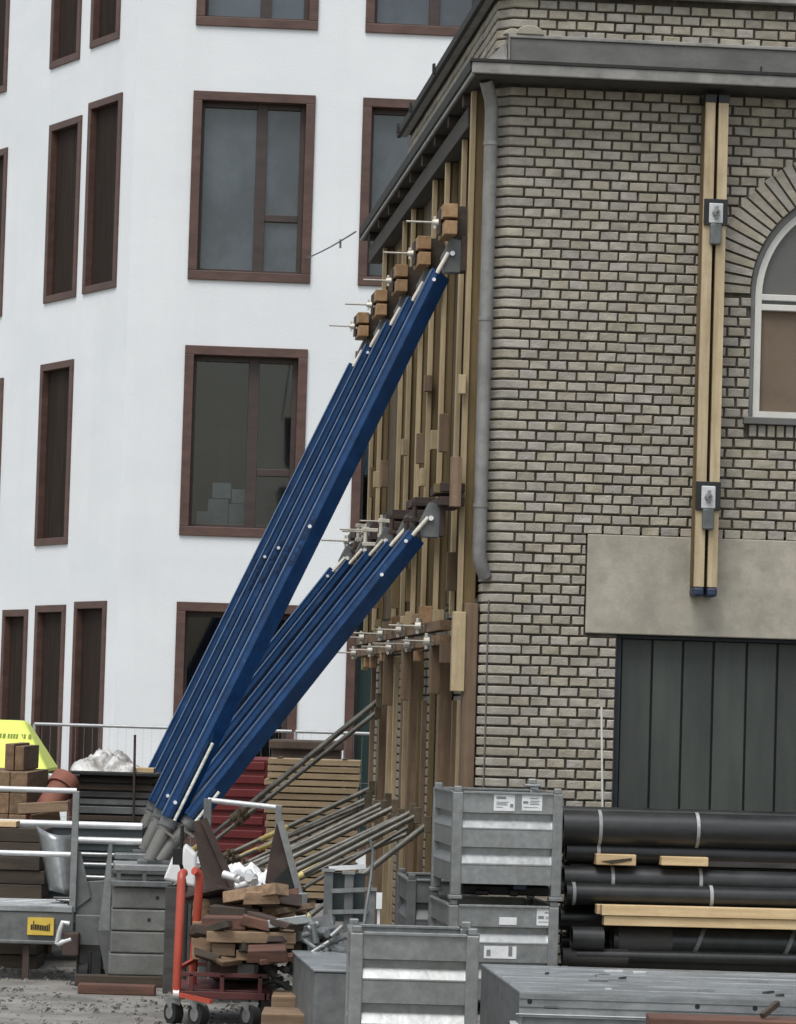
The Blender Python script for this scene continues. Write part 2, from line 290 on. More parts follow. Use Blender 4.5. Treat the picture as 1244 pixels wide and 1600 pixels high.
# ================================================================== WHITE BUILDING
WB_A = math.radians(4.0); wbc = at(196, 600, 49.6); wbc.z = 0
WF = frame(wbc, WB_A)                            # main facade: x to the right, y inwards
LA = math.atan2(.879, -.477); LF = frame(wbc, LA)  # left facade: x runs away from the corner
wb = thing('white_building', 'white rendered office block with brown framed windows behind the blue shores', 'building', WF)
def onplane(fr, x, y):
    n = fr.to_3x3() @ Vector((0, 1, 0)); p0 = fr.translation; d = ray(x, y); t = (p0 - CAM).dot(n) / d.dot(n)
    q = fr.inverted() @ (CAM + d * t); return q.x, q.z
def wall_holes(fr, x0, x1, z0, z1, holes, name, mat, parent):
    xs = sorted({x0, x1, *[h[0] for h in holes], *[h[1] for h in holes]}); zs = sorted({z0, z1, *[h[2] for h in holes], *[h[3] for h in holes]})
    xs = [x for x in xs if x0 <= x <= x1]; zs = [z for z in zs if z0 <= z <= z1]
    mb = MB(fr); idx = {}
    for a in range(len(xs) - 1):
        for b in range(len(zs) - 1):
            cx, cz = (xs[a] + xs[a + 1]) / 2, (zs[b] + zs[b + 1]) / 2
            if any(h[0] < cx < h[1] and h[2] < cz < h[3] for h in holes): continue
            mb.add([(xs[a], 0, zs[b]), (xs[a + 1], 0, zs[b]), (xs[a + 1], 0, zs[b + 1]), (xs[a], 0, zs[b + 1])], [(0, 1, 2, 3)])
    return mb.build(name, mat, parent)
# main facade windows, measured from the photograph
ax0, az1 = onplane(WF, 303, 142); ax1, az0 = onplane(WF, 484, 443)
bx0, _ = onplane(WF, 568, 152); WW = ax1 - ax0; WH = az1 - az0
pitch_z = onplane(WF, 300, 142)[1] - onplane(WF, 300, 540)[1]
pitch_x = bx0 - ax0
holes = []; wins = []
for c in range(-0, 4):
    for r in range(-2, 3):
        x0 = ax0 + c * pitch_x; z0 = az0 - r * pitch_z
        if r == 2: wins.append((c, r, x0, x0 + WW, .25, z0 + WH))
        else: wins.append((c, r, x0, x0 + WW, z0, z0 + WH))
holes = [(a[2], a[3], a[4], a[5]) for a in wins]
wall_holes(WF, 0, 16, 0, 17.5, holes, 'wall', 'stucco', wb)
def casing(fr, x0, x1, z0, z1, wd=.125, out=.035, dep=.24):
    mb = MB(fr)
    for (a, b, c, d) in ((x0 - .004, x1 + .004, z1 - wd, z1 + .004), (x0 - .004, x1 + .004, z0 - .004, z0 + wd), (x0 - .004, x0 + wd, z0 + wd, z1 - wd), (x1 - wd, x1 + .004, z0 + wd, z1 - wd)):
        mb.box(a, b, -out, dep, c, d)
    return mb
def win_main(c, r, x0, x1, z0, z1):
    wd = .125; ob = casing(WF, x0, x1, z0, z1, wd).build('window', 'casing', wb, .008)
    ix0, ix1, iz0, iz1 = x0 + wd, x1 - wd, z0 + wd, z1 - wd; w_ = ix1 - ix0; h_ = iz1 - iz0; mx = ix0 + .585 * w_; mz = iz0 + .33 * h_
    s = MB(WF); s.box(mx - .075, mx + .075, .13, .2, iz0, iz1); s.build('mullion', 'sash', ob, .006)
    s = MB(WF)
    for q in ((ix0, ix0 + .045, iz0, iz1), (ix1 - .07, ix1, iz0, iz1), (ix0 + .045, mx - .075, iz1 - .075, iz1), (ix0 + .045, mx - .075, iz0, iz0 + .05), (mx + .075, ix1 - .07, iz1 - .075, iz1), (mx + .075, ix1 - .07, iz0, iz0 + .05)):
        s.box(q[0], q[1], .14, .2, q[2], q[3])
    s.build('sash', 'sash', ob, .004)
    s = MB(WF); s.box(mx + .075, ix1 - .07, .135, .2, mz - .05, mz + .05); s.build('transom', 'sash', ob, .006)
    gm = 'glass_clear' if r > 0 else 'glass_reflect'; mt = 'room' if r < 2 else 'room_dark'; y1 = 3.2
    if r > 0:
        s = MB(WF); s.add([(x0, .25, z0), (x1, .25, z0), (x1, y1, z0 - .0), (x0, y1, z0), (x0, .25, z1), (x1, .25, z1), (x1, y1, z1), (x0, y1, z1)], [(0, 1, 2, 3), (4, 5, 6, 7), (1, 2, 6, 5), (2, 3, 7, 6), (3, 0, 4, 7)]); s.build('room', mt, ob)
        if r == 1 and c > 0:
            bz = iz0 + h_ * rnd.choice((.46, .34, .52, .28)); s = MB(WF); s.box(ix0 - .02, ix1 + .02, .262, .27, bz, iz1 + .05); bl = s.build('reflection_panel', 'reflection_tone', ob)  # added panel behind the glass imitates pale sky reflected above a roofline
            s = MB(WF); s.box(ix0 - .02, ix1 + .02, .256, .276, bz - .03, bz); s.build('reflection_edge', 'room_dark', ob)  # lower edge of the added panel, where the imitated reflection ends
        if r == 1 and c == 0:
            for (fx, w2, zz, h2) in ((.30, .28, .0, .42), (.62, .30, .0, .36), (.12, .2, .0, .24), (.36, .26, .43, .22), (.66, .2, .37, .2)):
                s = MB(WF); xx = ix0 + fx * w_ * .62; s.box(xx, xx + w2, .42 + .1 * fx, .75, iz0 + zz, iz0 + zz + h2); s.build('carton', 'carton', ob, .006)
            s = MB(WF); xx = ix0 + .28 * w_; s.box(xx, xx + .16, 1.6, 1.75, iz0 + .7, iz0 + 1.45); s.box(xx - .3, xx + .9, 2.0, 2.05, iz0 + .95, iz0 + 1.0); s.build('shelf_unit', 'room_dark', ob)
    if r == 2 and c == 1: gm = 'glass_teal'
    for q, yy in (((ix0 + .03, mx - .06, iz0 + .03, iz1 - .05), .185), ((mx + .06, ix1 - .05, mz + .03, iz1 - .05), .183), ((mx + .06, ix1 - .05, iz0 + .03, mz - .03), .184)):
        # panes sit a hair out of true, as real ones do
        t1, t2 = rnd.uniform(-.003, .003), rnd.uniform(-.004, .004)
        p = MB(WF); p.add([(q[0], yy + t1, q[2]), (q[1], yy - t1, q[2]), (q[1], yy - t1 + t2, q[3]), (q[0], yy + t1 + t2, q[3]), (q[0], yy + .012 + t1, q[2]), (q[1], yy + .012 - t1, q[2]), (q[1], yy + .012 - t1 + t2, q[3]), (q[0], yy + .012 + t1 + t2, q[3])],
              [(0, 1, 2, 3), (7, 6, 5, 4), (4, 5, 1, 0), (5, 6, 2, 1), (6, 7, 3, 2), (7, 4, 0, 3)])
        p.build('pane', gm, ob)
for a in wins: win_main(*a)
# left facade slit windows with brown boards
slits_px = [(85, 100, 130, -190), (148, 68, 192, -225), (75, 470, 124, 190), (136, 455, 187, 155), (61, 853, 111, 567), (2, 1215, 40, 953), (53, 1215, 99, 946), (114, 1212, 163, 940),
            (-40, 500, 8, 240), (-28, 150, 16, -150), (-60, 890, 1, 597), (-55, 1215, -14, 960)]
sl_ = []
for (x0, yb, x1, yt) in slits_px:
    xm = (x0 + x1) / 2; a = onplane(LF, x1, (yb + yt) / 2)[0]; b = onplane(LF, x0, (yb + yt) / 2)[0]
    z0 = onplane(LF, xm, yb - 2)[1]; z1 = onplane(LF, xm, yt)[1]
    if yb > 1150: z0 = .1
    sl_.append((min(a, b), max(a, b), z0, z1))
wall_holes(LF @ Matrix.Scale(-1, 4, (0, 1, 0)) if False else LF, 0, 14, 0, 17.5, sl_, 'side_wall', 'stucco', wb)
LFm = LF @ Matrix.Scale(-1, 4, (0, 1, 0))        # so that +y points into the building
for (x0, x1, z0, z1) in sl_:
    ob = casing(LFm, x0, x1, z0, z1, .10, .03, .2).build('window', 'casing', wb, .006)
    n = 3; wd = (x1 - x0 - .2) / n
    for k in range(n):
        s = MB(LFm); s.box(x0 + .1 + k * wd + .006, x0 + .1 + (k + 1) * wd - .006, .06 + .004 * k, .16 + .004 * k, z0 + .1, z1 - .1); s.build('shutter_board', 'slit_board', ob)
    s = MB(LFm); s.box(x0 + .1, x1 - .1, .175, .19, z0 + .1, z1 - .1); s.build('back_board', 'black_steel', ob)
s = MB(WF); s.box(-.02, 16.02, -.05, 9, 17.5, 17.7); s.build('roof', 'roof_felt', wb)

# ================================================================== BRICK BUILDING
bb = thing('brick_building', 'grey buff brick workshop with chamfered corner, arched window and dark green door', 'building', BF)
COURSE, PIT = .0807, .154; J = .0165; BH = COURSE - J; BT = .022
ZTOP = 7.19; UMAX = 5.0; VMAX = 9.6; ZUP0, ZUP1 = 7.33, 7.95; VUP = 7.3
LIN = (.812, 3.2, 2.86, 3.655)                    # lintel u0,u1,z0,z1
DOOR = (1.072, 3.2, 0.0, 2.86)
WC, WZ, WR = 2.975, 5.60, .885; WBOT = 4.60       # arched window: centre, springing, half width, bottom
AR = 1.225                                        # outer radius of the brick arch
def openings(z0, z1):                             # list of (u0,u1) spans cut from a course
    out = []; zm = (z0 + z1) / 2
    if z1 > LIN[2] + .005 and z0 < LIN[3] - .02: out.append((LIN[0], LIN[1]))
    if zm < DOOR[3]: out.append((DOOR[0], DOOR[1]))
    if WBOT - .135 < zm < WZ: out.append((WC - WR - (0.0 if zm > WBOT - .03 else .03), WC + WR + (0.0 if zm > WBOT - .03 else .03)))
    if zm >= WZ and zm < WZ + AR - .03:
        h = math.sqrt(AR * AR - (zm - WZ) ** 2) - .03; out.append((WC - h, WC + h))
    return out
def clip(a, b, holes):
    segs = [(a, b)]
    for h0, h1 in holes:
        ns = []
        for s0, s1 in segs:
            if h1 <= s0 or h0 >= s1: ns.append((s0, s1)); continue
            if h0 > s0: ns.append((s0, h0))
            if h1 < s1: ns.append((h1, s1))
        segs = ns
    return segs
# mortar backing of the front (strips, so that the openings stay open) and the side
wl = MB(BF); nz = int(ZUP1 / COURSE) + 1
for i in range(nz * 2):
    z0, z1 = i * COURSE / 2, (i + 1) * COURSE / 2
    if z1 > ZUP1: break
    for a, b in clip(CH, UMAX, [(h0 - .001, h1 + .001) for h0, h1 in openings(z0, z1)] if z1 < ZTOP else []):
        wl.add([(a, BT, z0), (b, BT, z0), (b, BT, z1), (a, BT, z1)], [(0, 1, 2, 3)])
wl.add([(CH, BT, 0), (CH, BT, ZUP1), (BT, CH, ZUP1), (BT, CH, 0)], [(0, 1, 2, 3)])
wl.add([(BT, CH, 0), (BT, CH, ZTOP), (BT, VMAX, ZTOP), (BT, VMAX, 0)], [(0, 1, 2, 3)])
wl.add([(BT, CH, ZTOP), (BT, CH, ZUP1), (BT, VUP, ZUP1), (BT, VUP, ZTOP)], [(0, 1, 2, 3)])
wl.add([(BT, VMAX, 0), (UMAX, VMAX, 0), (UMAX, VMAX, ZTOP), (BT, VMAX, ZTOP)], [(0, 1, 2, 3)])
wl.add([(BT, VUP, ZTOP), (UMAX, VUP, ZTOP), (UMAX, VUP, ZUP1), (BT, VUP, ZUP1)], [(0, 1, 2, 3)])
wl.add([(UMAX, BT, 0), (UMAX, VMAX, 0), (UMAX, VMAX, ZTOP), (UMAX, BT, ZTOP)], [(0, 1, 2, 3)])
wall = wl.build('wall', 'mortar', bb)
BMESH = {}
def brick_mesh(L_, H_, kind, e=.0055):
    key = (round(L_, 2), round(H_, 3), kind)
    if key in BMESH: return BMESH[key]
    h, l = H_ / 2, L_ / 2; q = random.Random(str(key)); jt = lambda: q.uniform(-.0026, .0026) * (2.4 if q.random() < .1 else 1)
    vs = [(-l, BT, -h), (l, BT, -h), (l, BT, h), (-l, BT, h), (-l + jt(), e, -h + jt()), (l + jt(), e, -h + jt()), (l + jt(), e, h + jt()), (-l + jt(), e, h + jt()),
          (-l + e, jt() * .6, -h + e), (l - e, jt() * .6, -h + e), (l - e, jt() * .6, h - e), (-l + e, jt() * .6, h - e)]
    fs = [(0, 1, 5, 4), (1, 2, 6, 5), (2, 3, 7, 6), (3, 0, 4, 7), (4, 5, 9, 8), (5, 6, 10, 9), (6, 7, 11, 10), (7, 4, 8, 11), (8, 9, 10, 11)]
    me = bpy.data.meshes.new('brick'); me.from_pydata(vs, [], fs); me.materials.append(MATS['brick']); BMESH[key] = me; return me
rest = MB(BF)
cands = []
def lay_front(z0, i):
    zc = z0 + COURSE / 2
    hol = openings(z0 + J / 2, z0 + COURSE - J / 2) if zc < ZTOP else []
    u = CH + (.195 if i % 2 else .118); r2 = random.Random(i * 31 + 5); k = i
    while u < UMAX:
        pit = PIT if u < 1.66 else (PIT * 1.32 if (k % 2 == 0) else PIT * .95)
        pit *= r2.uniform(.975, 1.025); k += 1
        for a, b in clip(u + J, u + pit, hol):
            if b - a > .022: cands.append((a, b, zc + r2.uniform(-.002, .002), r2.randrange(7)))
        u += pit
rows = int((ZTOP) / COURSE)
for i in range(rows): lay_front(ZTOP - (i + 1) * COURSE, i)
for i in range(int((ZUP1 - ZUP0) / COURSE)): lay_front(ZUP0 + i * COURSE, i + 1)
# the ones that show largest: full bricks in clear view stay single objects, the rest is one part
vis = [c for c in cands if c[0] > .27 and c[1] < 1.64 and 3.70 < c[2] < 7.02 and c[1] - c[0] > .1]
vis.sort(key=lambda c: (abs(c[2] - 5.2)))
single = set(vis[:300])
for c in cands:
    a, b, zc, kd = c
    if c in single: child('brick', brick_mesh(b - a, BH, kd), wall, ((a + b) / 2, rnd.uniform(-.003, .002), zc), (0, rnd.uniform(-.008, .008), 0))
    else:
        me = brick_mesh(b - a, BH, kd + 3 * rnd.randrange(2)); s_ = (b - a) / (max(v.co.x for v in me.vertices) * 2 + 1e-6); dy = rnd.uniform(-.003, .002)
        rest.add([(v.co.x * s_ + (a + b) / 2, v.co.y + dy, v.co.z + zc) for v in me.vertices], [tuple(p.vertices) for p in me.polygons])
rest.build('brickwork', 'brick', wall)['kind'] = 'stuff'
# side wall bricks (mostly hidden behind the shoring): one part
side = MB(BF @ Matrix(((0, 1, 0, 0), (1, 0, 0, 0), (0, 0, 1, 0), (0, 0, 0, 1))))
for i in range(rows + int((ZUP1 - ZUP0) / COURSE)):
    z0 = ZTOP - (i + 1) * COURSE if i < rows else ZUP0 + (i - rows) * COURSE
    u = CH + (.118 if i % 2 else .195); vm = VMAX if i < rows else VUP
    while u < vm - .02:
        b = min(u + PIT * 1.6, vm); me = brick_mesh(b - u - J, BH, i % 3); dy = rnd.uniform(-.004, .003)
        side.add([(v.co.x + (u + J + b) / 2, v.co.y + dy, v.co.z + z0 + COURSE / 2) for v in me.vertices], [tuple(p.vertices) for p in me.polygons]); u = b
side.build('side_brickwork', 'brick', wall)['kind'] = 'stuff'
# chamfered corner bricks
def corner_mesh(odd):
    L1, L2 = (.195, .118) if odd else (.118, .195); e = .007
    outer = [(CH + L1, 0), (CH, 0), (0, CH), (0, CH + L2)]; rows_ = []
    for d, z in ((BT, -BH / 2), (e, -BH / 2), (0, -BH / 2 + e), (0, BH / 2 - e), (e, BH / 2), (BT, BH / 2)):
        k = d * .414; rows_.append([(CH + L1 - d * .6, d, z), (CH + k, d, z), (d, CH + k, z), (d, CH + L2 - d * .6, z)])
    vs = [p for r in rows_ for p in r]; fs = [(j * 4 + i, j * 4 + i + 1, j * 4 + 5 + i, j * 4 + 4 + i) for j in range(5) for i in range(3)]
    fs += [tuple(j * 4 for j in range(6)), tuple(j * 4 + 3 for j in reversed(range(6)))]
    me = bpy.data.meshes.new('corner_brick'); me.from_pydata(vs, [], fs); me.materials.append(MATS['brick']); return me
cm = [corner_mesh(0), corner_mesh(1)]
for i in range(rows): child('corner_brick', cm[i % 2], wall, (rnd.uniform(-.004, .003), rnd.uniform(-.004, .003), ZTOP - (i + .5) * COURSE))
for i in range(int((ZUP1 - ZUP0) / COURSE)): child('corner_brick', cm[(i + 1) % 2], wall, (rnd.uniform(-.004, .003), rnd.uniform(-.004, .003), ZUP0 + (i + .5) * COURSE))
# arch of upright bricks
NA = 41
for k in range(NA):
    a0 = math.pi * k / NA; a1 = math.pi * (k + 1) / NA; am = (a0 + a1) / 2; g_ = .0085
    m_ = MB(BF); r0, r1 = WR + .012, AR - .012
    def pt(r, a, v): return (WC - r * math.cos(a), v, WZ + r * math.sin(a))
    d0 = g_ / r0; d1 = g_ / r1
    e = .006; y0 = -.004 + rnd.uniform(-.003, .003)
    ring = [pt(r0, a0 + d0, 0), pt(r0, a1 - d0, 0), pt(r1, a1 - d1, 0), pt(r1, a0 + d1, 0)]
    cen = Vector(pt((r0 + r1) / 2, am, 0))
    ins = [cen + (Vector(p) - cen) * .965 for p in ring]
    vs = [(p[0], .13, p[2]) for p in ring] + [(p[0], y0 + e, p[2]) for p in ring] + [(p[0], y0, p[2]) for p in ins]
    m_.add(vs, [(i, (i + 1) % 4, 4 + (i + 1) % 4, 4 + i) for i in range(4)] + [(4 + i, 4 + (i + 1) % 4, 8 + (i + 1) % 4, 8 + i) for i in range(4)] + [(8, 9, 10, 11)])
    m_.build('arch_brick', 'brick', wall)
am_ = MB(BF)                                      # mortar bed of the arch
for k in range(40):
    a0, a1 = math.pi * k / 40, math.pi * (k + 1) / 40
    P_ = lambda r, a: (WC - r * math.cos(a), .014, WZ + r * math.sin(a))
    am_.add([P_(WR, a0), P_(WR, a1), P_(AR + .01, a1), P_(AR + .01, a0)], [(0, 1, 2, 3)])
    am_.add([P_(WR, a0), P_(WR, a1), (P_(WR, a1)[0], .16, P_(WR, a1)[2]), (P_(WR, a0)[0], .16, P_(WR, a0)[2])], [(0, 1, 2, 3)])
for s_ in (-1, 1): am_.add([(WC + s_ * WR, .014, WBOT - .02), (WC + s_ * WR, .16, WBOT - .02), (WC + s_ * WR, .16, WZ), (WC + s_ * WR, .014, WZ)], [(0, 1, 2, 3)])
am_.build('arch_bed', 'mortar', wall)
for k in range(24):                               # upright bricks under the sill
    u0 = WC - WR + .0 + k * .0745
    m_ = MB(BF); m_.box(u0 + .008, u0 + .066, -.002 + rnd.uniform(-.002, .003), .03, WBOT - .135, WBOT - .042); m_.build('sill_brick', 'brick', wall, .006)
mb_ = MB(BF); mb_.add([(WC - WR - .03, .016, WBOT - .14), (WC + WR + .03, .016, WBOT - .14), (WC + WR + .03, .016, WBOT - .03), (WC - WR - .03, .016, WBOT - .03)], [(0, 1, 2, 3)]); mb_.build('sill_bed', 'mortar', wall)
# arched window
def arc_ring(r0, r1, y0, y1, zb):                 # frame ring: jambs down to zb and half-circle head
    m_ = MB(BF); pts = [(-1, zb)] ; N = 36
    prof = [(Vector((WC - r1, 0, zb)), Vector((WC - r0, 0, zb)))]
    for k in range(N + 1):
        a = math.pi * k / N; c, s_ = -math.cos(a), math.sin(a); prof.append((Vector((WC + r1 * c, 0, WZ + r1 * s_)), Vector((WC + r0 * c, 0, WZ + r0 * s_))))
    prof.append((Vector((WC + r1, 0, zb)), Vector((WC + r0, 0, zb))))
    for (o0, i0), (o1, i1) in zip(prof, prof[1:]):
        f_ = lambda p, y: (p.x, y, p.z)
        m_.add([f_(o0, y0), f_(i0, y0), f_(i0, y1), f_(o0, y1), f_(o1, y0), f_(i1, y0), f_(i1, y1), f_(o1, y1)], [(0, 1, 5, 4), (1, 2, 6, 5), (3, 0, 4, 7)])
    return m_
aw = arc_ring(WR - .042, WR + .0, .075, .17, WBOT).build('arched_window', 'downpipe', bb)
fr_ = arc_ring(WR - .098, WR - .045, .068, .16, WBOT + .035); fr_.box(WC - WR + .045, WC + WR - .045, .066, .16, WBOT + .02, WBOT + .075)
fr_.build('window_frame', 'window_white', aw)
m_ = MB(BF); m_.box(WC - WR + .098, WC + WR - .098, .064, .15, WZ - .035, WZ + .015); m_.box(WC - WR + .098, WC + WR - .098, .064, .15, WZ - .115, WZ - .065); m_.build('transom', 'window_white', aw, .006)
m_ = MB(BF); m_.box(WC - WR + .098, WC + WR - .098, .09, .14, WZ - .066, WZ - .034); m_.build('transom_gap', 'galv_dark', aw)
m_ = MB(BF); N = 30; m_.add([(WC, .11, WZ + .01)] + [(WC - (WR - .095) * math.cos(math.pi * k / N), .11, WZ + .01 + (WR - .1) * math.sin(math.pi * k / N)) for k in range(N + 1)], [(0, k + 1, k + 2) for k in range(N)]); m_.build('pane', 'arch_glass', aw)
for a, b in ((WC - WR + .09, WC - .03), (WC + .03, WC + WR - .09)):
    m_ = MB(BF); m_.box(a, b, .112, .125, WBOT + .07, WZ - .1); m_.build('board', 'window_board', aw)
m_ = MB(BF); m_.box(WC - .032, WC + .032, .07, .15, WBOT + .075, WZ - .115); m_.build('mullion', 'window_white', aw, .005)
m_ = MB(BF); m_.box(WC - WR - .045, WC + WR + .045, -.045, .16, WBOT - .038, WBOT + .018); m_.build('sill', 'zinc', aw, .006)
# lintel and door
m_ = MB(BF); m_.box(LIN[0] + .012, LIN[1], -.012, .3, LIN[2], LIN[3] - .012); m_.build('lintel', 'concrete', bb, .008)
dr = MB(BF); dr.box(DOOR[0] + .008, DOOR[0] + .06, .10, .2, 0, DOOR[3]); dr.box(DOOR[0] + .06, DOOR[1], .10, .2, DOOR[3] - .03, DOOR[3] - .002)
door = dr.build('door', 'door_frame', bb, .004)
edges = [DOOR[0] + .062] + [loc(x, 1150, .13)[0] for x in (1016, 1064, 1112, 1164, 1212, 1262)] + [loc(1262, 1150, .13)[0] + .25 * k for k in range(1, 4)]
for a, b in zip(edges, edges[1:]):
    m_ = MB(BF); m_.box(a + .009, b - .009, .128 + rnd.uniform(-.003, .003), .16, .02, DOOR[3] - .035); m_.build('door_board', 'door_green', door, .006)
m_ = MB(BF); m_.box(DOOR[0] + .06, DOOR[1], .162, .18, .02, DOOR[3] - .03); m_.build('door_backing', 'black_steel', door)
m_ = MB(BF); m_.box(DOOR[0] - .0, DOOR[0] + .008, .02, .2, 0, DOOR[3]); m_.build('jamb', 'mortar', door)
# eaves slab, fascia, gutter band
ea, eb = .235, .33
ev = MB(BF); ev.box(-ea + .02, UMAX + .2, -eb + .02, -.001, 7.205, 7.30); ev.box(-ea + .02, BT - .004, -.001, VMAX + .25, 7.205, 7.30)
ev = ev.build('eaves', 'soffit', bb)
for k in range(9): m_ = MB(BF); v_ = .55 + k * 1.07; m_.box(-ea + .03, -.03, v_, v_ + .09, 7.10 + .01 * (k % 3), 7.204); m_.build('rafter_tail', 'timber_dark', ev, .004)
m_ = MB(BF); m_.box(-.165, -.03, .55, VMAX, 6.93, 7.098); m_.build('wall_plate', 'soffit', ev, .006)
fs_ = MB(BF); fs_.box(-ea - .005, UMAX + .2, -eb - .015, -eb + .02, 7.215, 7.305); fs_.build('fascia', 'zinc_light', ev, .008)
fs_ = MB(BF); fs_.box(-ea - .006, -ea + .02, -eb + .02, VMAX + .25, 7.195, 7.235); fs_.build('fascia', 'zinc_light', ev, .006)
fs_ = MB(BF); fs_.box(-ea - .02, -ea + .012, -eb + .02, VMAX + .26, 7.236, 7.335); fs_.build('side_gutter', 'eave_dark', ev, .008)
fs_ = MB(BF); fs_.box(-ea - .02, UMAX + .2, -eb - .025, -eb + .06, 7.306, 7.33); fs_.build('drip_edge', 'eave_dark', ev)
fs_ = MB(BF); fs_.box(-ea + .012, UMAX + .2, -eb + .06, -.04, 7.3, 7.322); fs_.box(-ea + .012, -.004, -.04, VMAX + .22, 7.3, 7.322); fs_.build('cover_sheet', 'zinc', ev)
gb = MB(BF); gb.box(.085, UMAX, -.085, -.004, 7.322, 7.555); gb = gb.build('gutter_box', 'zinc', bb, .006)
m_ = MB(BF); m_.box(.07, UMAX, -.1, -.0, 7.556, 7.585); m_.build('gutter_lip', 'zinc_light', gb, .006)
m_ = MB(BF); m_.box(2.1, 2.115, -.09, -.086, 7.33, 7.42); m_.build('seam', 'eave_dark', gb)
m_ = MB(BF); m_.box(.074, .084, -.1, .0, 7.33, 7.556); m_.build('end_plate', 'zinc_light', gb)
# weathered ridge caps where the band meets the corner
for (u_, v_, z_, r_) in ((.24, -.05, 7.585, .075), (.11, -.02, 7.585, .05)):
    m_ = MB(BF); n = 10
    vs = [(u_ + r_ * 1.5 * math.cos(math.pi * k / n), v_ - .06, z_ + r_ * math.sin(math.pi * k / n)) for k in range(n + 1)]
    m_.prism(vs, (0, .1, 0)); m_.build('ridge_cap', 'concrete', gb, .008)
m_ = MB(BF); m_.prism([(.07, -.09, 7.33), (-.15, -.1, 7.33), (-.12, -.1, 7.36), (.03, -.05, 7.50), (.07, -.02, 7.52)], (0, .09, .0)); m_.build('flashing', 'zinc_light', gb, .005)
# upper side ledge with its dark gutter
ul = MB(BF); ul.box(-.075, UMAX, -.09, -.006, 7.935, 7.985); ul.box(-.075, -.006, -.006, VUP + .02, 7.925, 7.975); ul = ul.build('upper_ledge', 'zinc_light', bb, .006)
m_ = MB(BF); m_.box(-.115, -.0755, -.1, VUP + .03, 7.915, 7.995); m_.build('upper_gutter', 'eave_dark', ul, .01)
for v_ in (VUP - .25, VUP - 1.5, VUP - 3.6): m_ = MB(BF); m_.box(-.14, -.116, v_, v_ + .06, 7.93, 8.02); m_.build('gutter_bracket', 'eave_dark', ul)
m_ = MB(BF); m_.box(0.0, UMAX, .0, VUP, 7.952, 7.97); m_.build('roof', 'roof_felt', bb)
m_ = MB(BF); m_.box(.03, UMAX, VUP + .01, VMAX, 7.322, 7.34); m_.build('rear_roof', 'roof_felt', bb)
# downpipe with elbows and collars
dp = MB(BF); pu, pv = -.035, .012
dp.path([(-.10, -.10, 7.20), (-.075, -.07, 7.13), (pu - .01, pv - .02, 7.06), (pu, pv, 6.98), (pu, pv, 5.2), (pu, pv, 3.50), (pu + .004, pv + .006, 3.42), (pu + .03, pv + .03, 3.34), (pu + .06, pv + .05, 3.28)], .054, 16)
dp = dp.build('downpipe', 'downpipe', bb)
for z_ in (6.72, 5.32, 3.84):
    m_ = MB(BF); m_.tube((pu, pv, z_ - .015), (pu, pv, z_ + .015), .060, n=16); m_.build('collar', 'downpipe', dp)
    m_ = MB(BF); m_.box(pu - .01, pu + .03, pv + .045, pv + .1, z_ - .012, z_ + .012); m_.build('pipe_clip', 'galv_dark', dp)
m_ = MB(BF); m_.path([(.055, .045, 3.1), (.053, .047, 2.6), (.056, .044, 2.2), (.054, .046, 1.7), (.055, .045, 1.45)], .006, 6); m_.build('cable', 'cable', bb)

# ================================================================== SHORING ON THE SIDE WALL
PLY = []
for k in range(7):
    v0 = .34 + k * 1.3
    m_ = MB(BF); m_.box(-.026 - .002 * (k % 2), -.008, v0 + .006, v0 + 1.294, 3.12, 7.17)
    nm = ('nearest the brick corner', 'second from the brick corner', 'third from the brick corner', 'fourth from the brick corner', 'fifth from the brick corner', 'sixth from the brick corner', 'farthest from the brick corner')[k]
    tag(m_.build('plywood_sheet', 'ply'), 'olive brown plywood sheet against the side wall, ' + nm, 'plywood', 'plywood sheets on the side wall')
ORD = ['nearest the downpipe', 'second from the downpipe', 'third from the downpipe', 'fourth from the downpipe', 'fifth from the downpipe', 'sixth from the downpipe', 'seventh from the downpipe', 'eighth from the downpipe', 'ninth from the downpipe']
def h20(v, uo, z0, z1, label, ui=None):
    ui = uo + .2 if ui is None else ui
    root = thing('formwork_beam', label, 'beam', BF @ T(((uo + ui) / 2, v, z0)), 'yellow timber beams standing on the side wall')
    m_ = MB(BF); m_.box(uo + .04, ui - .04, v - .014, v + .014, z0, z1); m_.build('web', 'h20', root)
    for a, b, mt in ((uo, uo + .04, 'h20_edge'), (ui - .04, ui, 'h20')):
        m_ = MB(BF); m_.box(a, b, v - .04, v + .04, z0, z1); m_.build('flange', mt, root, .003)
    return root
beams_v = []
for k, x in enumerate((727, 686, 667, 635, 622, 592)):
    if k == 0: v = .30; uo = -.168
    else: uo = -.135; v = locu(x, 620, uo)[1]
    beams_v.append(v)
    h20(v, uo, 2.95 + .03 * (k % 3), 7.18 if k == 0 else 6.925, 'yellow timber formwork beam standing on the side wall, ' + ORD[k], uo + (.14 if k == 0 else .105))
# second near beam close to the pipe
h20(1.15, -.135, 3.0, 6.925, 'olive timber formwork beam tucked just behind the beam nearest the downpipe', -.03)
h20(4.45, -.125, 3.0, 6.1, 'shorter shadowed formwork beam between the third and fourth beams', -.03)
h20(9.3, -.125, 3.0, 6.2, 'farthest yellow formwork beam beside the white building', -.03)
